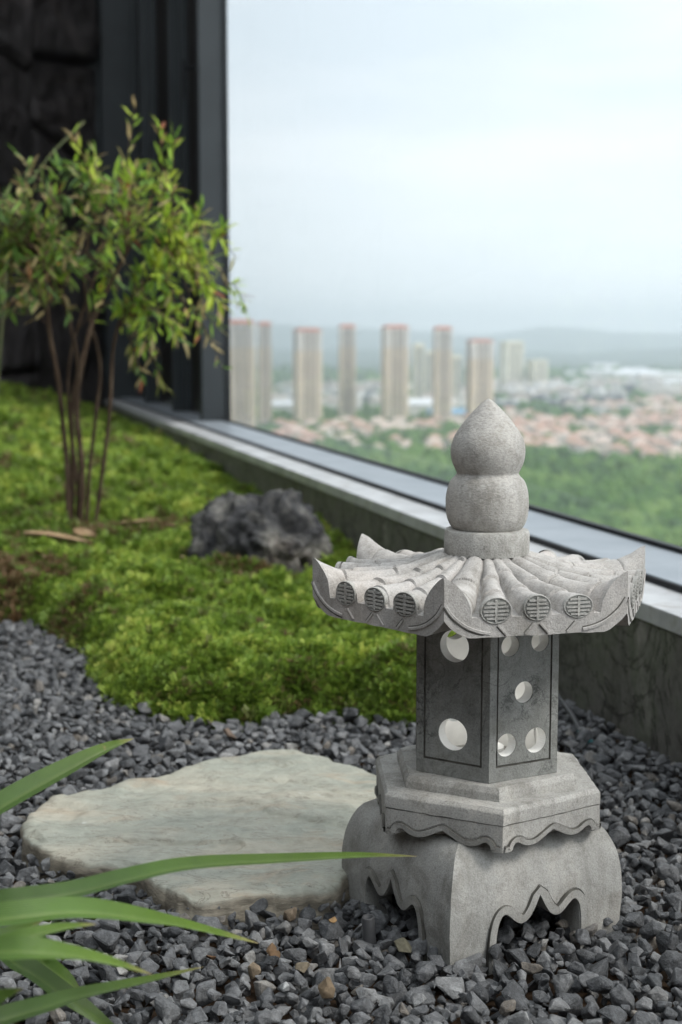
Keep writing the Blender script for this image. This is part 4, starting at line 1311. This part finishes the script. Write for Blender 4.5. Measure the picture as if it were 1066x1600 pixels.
m.poly([(.0058*math.cos(i/20*6.283), .0058*math.sin(i/20*6.283), .012) for i in range(20)])
o = m.build('pipe_stub', M['pipe'], None, sm=True); o.location = (q.x, q.y, .022); o.rotation_euler = (.06, -.08, 0)
tag(o, 'short grey pipe stub poking from gravel left of the lantern foot', 'pipe')

# ------------------------------------------------------------------ the city below
ZC = -80.0
def gnd(px, py): return onz(px, py, ZC)
def gdepth(py): return onz(533, py, ZC).y
t = NT('plain')
c = t.ramp(t.noise(.004, 6, .65), [(0.3, (.022, .044, .026)), (0.5, (.036, .065, .034)), (0.66, (.065, .08, .05)), (0.8, (.15, .14, .11))])
c = t.mix(t.ramp(t.noise(.03, 4, .6), [(.5, 0.0), (.66, .6)]), c, (.035, .065, .028))
t.color(c).rough(.95, .1); M['plain'] = t.mat
m = MB(); m.poly([(-14000, 60, ZC), (14000, 60, ZC), (14000, 12800, ZC), (-14000, 12800, ZC)])
tag(m.build('terrain', M['plain']), kind='structure')
t = NT('hill_forest'); t.color(t.ramp(t.noise(.002, 6, .6), [(.3, (.025, .05, .028)), (.7, (.05, .085, .04))])).rough(.95, .1); M['hill'] = t.mat
def hills(name, Y, prof, depth, seed):
    rows = [[], [], [], [], []]
    for i in range(241):
        px = -4200 + 40*i
        h_ = 0.0
        for c_, w_, a_ in prof: h_ += a_*math.exp(-((px-c_)/w_)**2)
        h_ += 5*fbm(px*.004, seed, 0, 5)
        if px < 300 or px > 1150: h_ += 18 + 12*fbm(px*.002, seed+4, 0, 3)
        X = (px-533)/FPX*Y
        zt = CAM_H + Y/FPX*h_*1.0
        zt = max(zt, ZC+3)
        for k, f in enumerate((0, .45, .8, .95, 1.0)):
            rows[k].append((X, Y - depth*(1-f), ZC - 1 + (zt-ZC+1)*(f*f*(3-2*f)) + (8*fbm(px*.02, k+seed, 0, 4) if 0 < k < 4 else 0)))
    m = MB(); m.grid(rows); tag(m.build(name, M['hill'], None, sm=True), kind='structure')
hills('hills', 11800, [(450, 150, 20), (600, 90, 12), (860, 75, 15), (960, 120, 9), (740, 120, 8), (1100, 160, 10), (320, 160, 16)], 2500, 3.0)
hills('near_hills', 7600, [(520, 260, -4), (900, 200, -4), (1200, 200, -2), (700, 900, -8)], 1500, 8.0)

# towers
def cmat(name, c, r=.8): return flat(name, c, r, .10, .05, .3)
M['t_beige'] = cmat('tower_beige', (.84, .70, .53)); M['t_grey'] = cmat('tower_recess', (.15, .155, .16), .5)
M['t_pale'] = cmat('tower_pale', (.82, .78, .72)); M['t_red'] = cmat('tower_crown_red', (.60, .30, .23))
M['t_cream'] = cmat('tower_cream', (.80, .76, .60)); M['t_glass'] = cmat('tower_window', (.10, .12, .14), .3)
def tower(pl, pr, ptop, pbase, label, style=0, rz=.25):
    Y = gdepth(pbase)
    xl, xr = at(pl, 600, Y).x, at(pr, 600, Y).x
    W = xr-xl; Hh = CAM_H + (535-ptop)/FPX*Y - ZC
    D = W*.75
    root = empty('apartment_tower', ((xl+xr)/2, Y, ZC), rz)
    tag(root, label, 'tower', 'apartment towers in the haze')
    W *= .93/(abs(math.cos(rz))+.75*abs(math.sin(rz)))*1.0; D = W*.75
    main, low = (M['t_beige'], M['t_pale']) if style == 0 else (M['t_cream'], M['t_cream'])
    hb = Hh*.965
    m = MB(); m.box(-W*.46, W*.46, -D*.44, D*.44, 0, hb); m.build('core', M['t_grey'], root)
    split = hb*.80
    nb = 5 if W > 24 else 4
    bays = [(-.5, -.30), (-.17, -.06), (.06, .17), (.30, .5)] if nb == 4 else [(-.5, -.34), (-.22, -.13), (-.045, .045), (.13, .22), (.34, .5)]
    for a_, b_ in bays:
        m = MB(); m.box(a_*W, b_*W, -D*.5, D*.5, 0, split); m.box(a_*W, b_*W, -D*.5, D*.5, split, hb, 1)
        m.build('bay', [main, low if style == 0 else main], root)
    for sx in (-1, 1):
        m = MB(); m.box(sx*W*.455, sx*W*.5, -D*.30, D*.30, 0, hb*.99); m.build('bay', main, root)
    fl = int(hb/3.0)
    m = MB()
    for k in range(1, fl): m.box(-W*.49, W*.49, -D*.475, D*.475, k*3.0-.4, k*3.0+.3)
    m.build('balconies', main, root)['kind'] = 'stuff'
    m = MB()
    for k in range(1, fl):
        for a_, b_ in bays:
            c_ = (a_+b_)/2*W; m.box(c_-.9, c_+.9, -D*.5-.06, -D*.5+.3, k*3.0+.5, k*3.0+2.0)
    m.build('windows', M['t_glass'], root)['kind'] = 'stuff'
    cap = M['t_red'] if style == 0 else M['t_cream']
    m = MB(); m.box(-W*.52, W*.52, -D*.52, D*.52, hb, hb+Hh*.018); m.box(-W*.40, W*.40, -D*.4, D*.4, hb+Hh*.018, Hh)
    m.build('crown', cap, root)
tower(352, 402, 500, 690, 'nearest beige tower, half hidden behind the dark window post', 0, .15)
tower(402, 426, 503, 672, 'narrow beige tower close behind the leftmost tower', 0, .3)
tower(456, 505, 513, 668, 'broad beige tower with red top, second cluster from the window post', 0, .35)
tower(528, 557, 507, 661, 'slim beige tower with red top left of the widest red topped one', 0, .2)
tower(594, 640, 508, 664, 'broad beige tower with the largest orange red crown, middle of the row', 0, .3)
tower(675, 707, 510, 668, 'slim beige red topped tower directly left of the finial tip', 0, .25)
tower(727, 772, 530, 664, 'lower beige red topped tower right behind the finial tip', 0, .3)
tower(643, 664, 537, 640, 'small distant cream block between the two middle red topped towers', 1, .3)
tower(664, 677, 548, 635, 'tiny distant cream block just left of a slim beige tower', 1, .3)
tower(706, 722, 555, 640, 'short distant cream block behind the slim tower near the finial', 1, .3)
tower(778, 819, 533, 614, 'cream tower with flat top, right of all the red topped towers', 1, .5)
tower(822, 857, 562, 614, 'shortest cream tower, rightmost in the row', 1, .5)

# houses
rh = random.Random(5)
M['h_wall'] = cmat('house_render', (.68, .62, .54)); M['h_wall2'] = cmat('house_white', (.68, .66, .62))
M['h_roof'] = cmat('terracotta_roof', (.45, .295, .235)); M['h_roof2'] = cmat('faded_roof', (.53, .43, .37)); M['h_white'] = cmat('pale_sheet_roof', (.66, .68, .70)); M['h_blue'] = cmat('blue_sheet_roof', (.20, .38, .55))
M['h_win'] = cmat('house_window', (.10, .11, .13), .3)
def house_mesh(k):
    r = random.Random(100+k)
    w, d, h = r.uniform(9, 14), r.uniform(7.5, 10.5), r.uniform(6, 9)
    m = MB(); m.box(-w/2, w/2, -d/2, d/2, 0, h)
    if k % 2: m.box(w*.1, w*.62, -d*.75, d*.1, 0, h*.7)
    for fz in (1.2, 4.2):
        for q in range(4): m.box(-w/2+w*(q+.3)/4, -w/2+w*(q+.7)/4, -d/2-.08, -d/2+.2, fz, fz+1.4, 1)
    wm = m.mesh('house', [M['h_wall'] if k % 3 else M['h_wall2'], M['h_win']])
    m = MB(); e = .8
    def hip(x0, x1, y0, y1, z, rise):
        rl = max(0, ((x1-x0)-(y1-y0))/2); cx, cy_ = (x0+x1)/2, (y0+y1)/2
        a, b, c, dd = Vector((x0, y0, z)), Vector((x1, y0, z)), Vector((x1, y1, z)), Vector((x0, y1, z))
        p, q = Vector((cx-rl, cy_, z+rise)), Vector((cx+rl, cy_, z+rise))
        m.poly([a, b, q, p]); m.poly([c, dd, p, q]); m.poly([b, c, q]); m.poly([dd, a, p]); m.poly([dd, c, b, a])
    hip(-w/2-e, w/2+e, -d/2-e, d/2+e, h, 3.0)
    if k % 2: hip(w*.1-e, w*.62+e, -d*.75-e, d*.1+e, h*.7+.02, 2.2)
    rm = m.mesh('roof', [M['h_roof'] if k % 2 else M['h_roof2']])
    return wm, rm
HM_ = [house_mesh(k) for k in range(6)]
spots = []
def try_spot(X, Y, mind):
    for a, b in spots:
        if abs(a-X) < mind and abs(b-Y) < mind*1.25: return False
    spots.append((X, Y)); return True
n = 0; tries = 0
while n < 285 and tries < 20000:
    tries += 1
    px = rh.uniform(430, 1110); py = rh.uniform(628, 734)
    lo_, hi_ = 668 - max(0, px-640)*.11, 716 + max(0, min(px-700, 120))*.05 - (8 if px > 930 else 0) + (18 if px > 900 else 0)
    if not (lo_ < py < hi_): continue
    g = gnd(px, py)
    if fbm(g.x*.006, g.y*.004, 2.0, 3) < -.12: continue
    if not try_spot(g.x, g.y, 14.5): continue
    k = rh.randrange(6)
    o = bpy.data.objects.new('house', HM_[k][0]); link(o); o.location = (g.x, g.y, ZC); o.rotation_euler = (0, 0, rh.choice((0, math.pi/2, .3, -.4)) + rh.uniform(-.15, .15))
    q = bpy.data.objects.new('roof', HM_[k][1]); link(q, o)
    tag(o, 'small red roofed house in the low suburb seen through the window', 'house', 'red roofed houses of the suburb'); n += 1
# mid rise blocks
def block_mesh(k):
    r = random.Random(300+k); w, d, h = r.uniform(16, 38), r.uniform(12, 18), r.uniform(10, 22)
    m = MB(); m.box(-w/2, w/2, -d/2, d/2, 0, h); m.box(-w*.1, w*.15, -d*.2, d*.2, h, h+3)
    for fz in np.arange(1.2, h-2, 3.1):
        for q in range(6): m.box(-w/2+w*(q+.25)/6, -w/2+w*(q+.7)/6, -d/2-.08, -d/2+.2, fz, fz+1.5, 1)
    wm = m.mesh('apartment_block', [(M['h_wall2'], M['t_pale'], M['h_wall'], M['t_grey'], M['h_wall2'])[k % 5], M['h_win']])
    m = MB(); m.box(-w/2-.4, w/2+.4, -d/2-.4, d/2+.4, h+.02, h+.8)
    return wm, m.mesh('roof', [(M['h_white'], M['h_roof2'], M['h_white'], M['h_white'], M['h_roof'])[k % 5]])
BMs = [block_mesh(k) for k in range(10)]
n = 0; tries = 0
while n < 230 and tries < 9000:
    tries += 1
    px = rh.uniform(425, 1110); py = rh.uniform(600, 650)
    if px < 770 and py < 614: continue
    if px > 770 and not (606 < py < 650): continue
    if fbm(px*.02, py*.05, 4.0, 3) < -.15: continue
    g = gnd(px, py)
    if not try_spot(g.x, g.y, 20): continue
    k = rh.randrange(10)
    o = bpy.data.objects.new('apartment_block', BMs[k][0]); link(o); o.location = (g.x, g.y, ZC); o.rotation_euler = (0, 0, rh.choice((0, .4, -.3, 1.2)))
    link(bpy.data.objects.new('roof', BMs[k][1]), o)
    tag(o, 'pale low apartment block in the hazy town beyond the red roofs', 'building', 'pale blocks of the hazy town'); n += 1
# long white sheds
for k, (px, py, w, hh) in enumerate([(945, 577, 80, 14), (970, 598, 150, 22), (1010, 600, 130, 20), (1045, 603, 120, 22), (1000, 586, 90, 14), (908, 592, 70, 12), (1062, 612, 90, 16), (892, 612, 70, 10), (660, 655, 60, 16), (645, 648, 46, 14), (450, 652, 50, 14), (930, 583, 70, 12), (700, 660, 40, 10)]):
    g = gnd(px, py)
    rt = empty('warehouse', (g.x, g.y, ZC), (.2, -.15, .05)[k % 3])
    m = MB(); m.box(-w/2, w/2, -14, 14, 0, hh); m.build('wall', M['h_wall2'], rt)
    m = MB(); e = .8
    m.poly([(-w/2-e, -15, hh), (w/2+e, -15, hh), (w/2+e, 0, hh+4), (-w/2-e, 0, hh+4)]); m.poly([(-w/2-e, 0, hh+4), (w/2+e, 0, hh+4), (w/2+e, 15, hh), (-w/2-e, 15, hh)])
    m.poly([(-w/2-e, -15, hh), (-w/2-e, 0, hh+4), (-w/2-e, 15, hh)]); m.poly([(w/2+e, -15, hh), (w/2+e, 15, hh), (w/2+e, 0, hh+4)])
    m.build('roof', M['h_blue'] if k in (12,) else M['h_white'], rt, merge=1e-4)
    tag(rt, 'long white warehouse with pale sheet roof far out on the plain', 'warehouse', 'white warehouses on the plain')
# the wooded park and the trees between the houses
M['wood'] = None
t = NT('woodland_leaves')
c = t.ramp(t.attr('tone'), [(0, (.05, .10, .035)), (.5, (.095, .18, .05)), (1, (.17, .26, .075))])
c = t.mix(.6, c, t.ramp(t.noise(.8, 4, .7), [(.3, .5), (.7, 1.5)]), 'MULTIPLY')
t.color(c).rough(.9, .15); t.bump(t.noise(.9, 4, .7), 1.2); M['wood'] = t.mat
def woodland():
    r = np.random.default_rng(8)
    bm = bmesh.new(); bmesh.ops.create_icosphere(bm, subdivisions=2, radius=1.0); bm.verts.index_update()
    V0 = np.array([v.co for v in bm.verts]); F0 = np.array([[v.index for v in f.verts] for f in bm.faces]); bm.free()
    Tm = []
    for k in range(10):
        n_ = np.array([1 + .38*noise.noise(Vector(v)*1.9+Vector((k*5.3, 0, 0))) + .22*noise.noise(Vector(v)*4.7+Vector((0, k*3.3, 0))) for v in V0])
        Tm.append(V0*n_[:, None])
    Vs, Fs, Ts = [], [], []; off = 0
    def put(X, Y, rad, h, tone):
        nonlocal off
        v = Tm[r.integers(0, 10)]
        a = r.uniform(0, 6.28); c_, s_ = math.cos(a), math.sin(a)
        q = np.stack([v[:, 0]*c_-v[:, 1]*s_, v[:, 0]*s_+v[:, 1]*c_, v[:, 2]*h/rad], 1)*rad + np.array([X, Y, ZC+h*.85])
        Vs.append(q); Fs.append(F0+off); Ts.append(np.full(len(q), tone)); off += len(q)
    P = np.array(spots)
    for k in range(3600):                        # park in front
        py = r.uniform(712, 1010); px = r.uniform(300, 1150)
        lim = 716 + (12 if px > 850 else 0)
        g = gnd(px, py)
        if py < lim + 10*fbm(g.x*.01, g.y*.01, 1., 3): continue
        put(g.x, g.y, r.uniform(3.2, 6.5), r.uniform(3.5, 6.5), np.clip(.5+.5*fbm(g.x*.012, g.y*.012, 3., 3)+r.normal(0, .18), 0, 1))
    for k in range(2600):                        # between the houses and blocks
        py = r.uniform(585, 722); px = r.uniform(340, 1150)
        g = gnd(px, py)
        if np.min(np.maximum(np.abs(P[:, 0]-g.x), np.abs(P[:, 1]-g.y)*.8)) < 11: continue
        rad = r.uniform(3.5, 6.5)*(1 + max(0, (g.y-1400)/1500))
        put(g.x, g.y, rad, rad*.9, r.uniform(0, .6))
    me = np_mesh('woodland', np.concatenate(Vs), np.concatenate(Fs), [M['wood']], {'tone': np.concatenate(Ts)}, False)
    tag(link(bpy.data.objects.new('woodland', me)), 'dense green treetops of the park below the window', 'woodland', kind='stuff')
woodland()

# ------------------------------------------------------------------ haze
t = NT('haze'); t.n.remove(t.b)
pv = t.n.new('ShaderNodeVolumePrincipled')
pv.inputs['Color'].default_value = (.86, .94, 1.0, 1)
pv.inputs['Density'].default_value = HAZE = 1.8e-4
pv.inputs['Anisotropy'].default_value = .2
t.l.new(pv.outputs[0], t.out.inputs['Volume'])
m = MB(); m.box(-14500, 14500, -300, 13200, ZC-1.5, 260)
tag(m.build('haze', t.mat), kind='stuff')
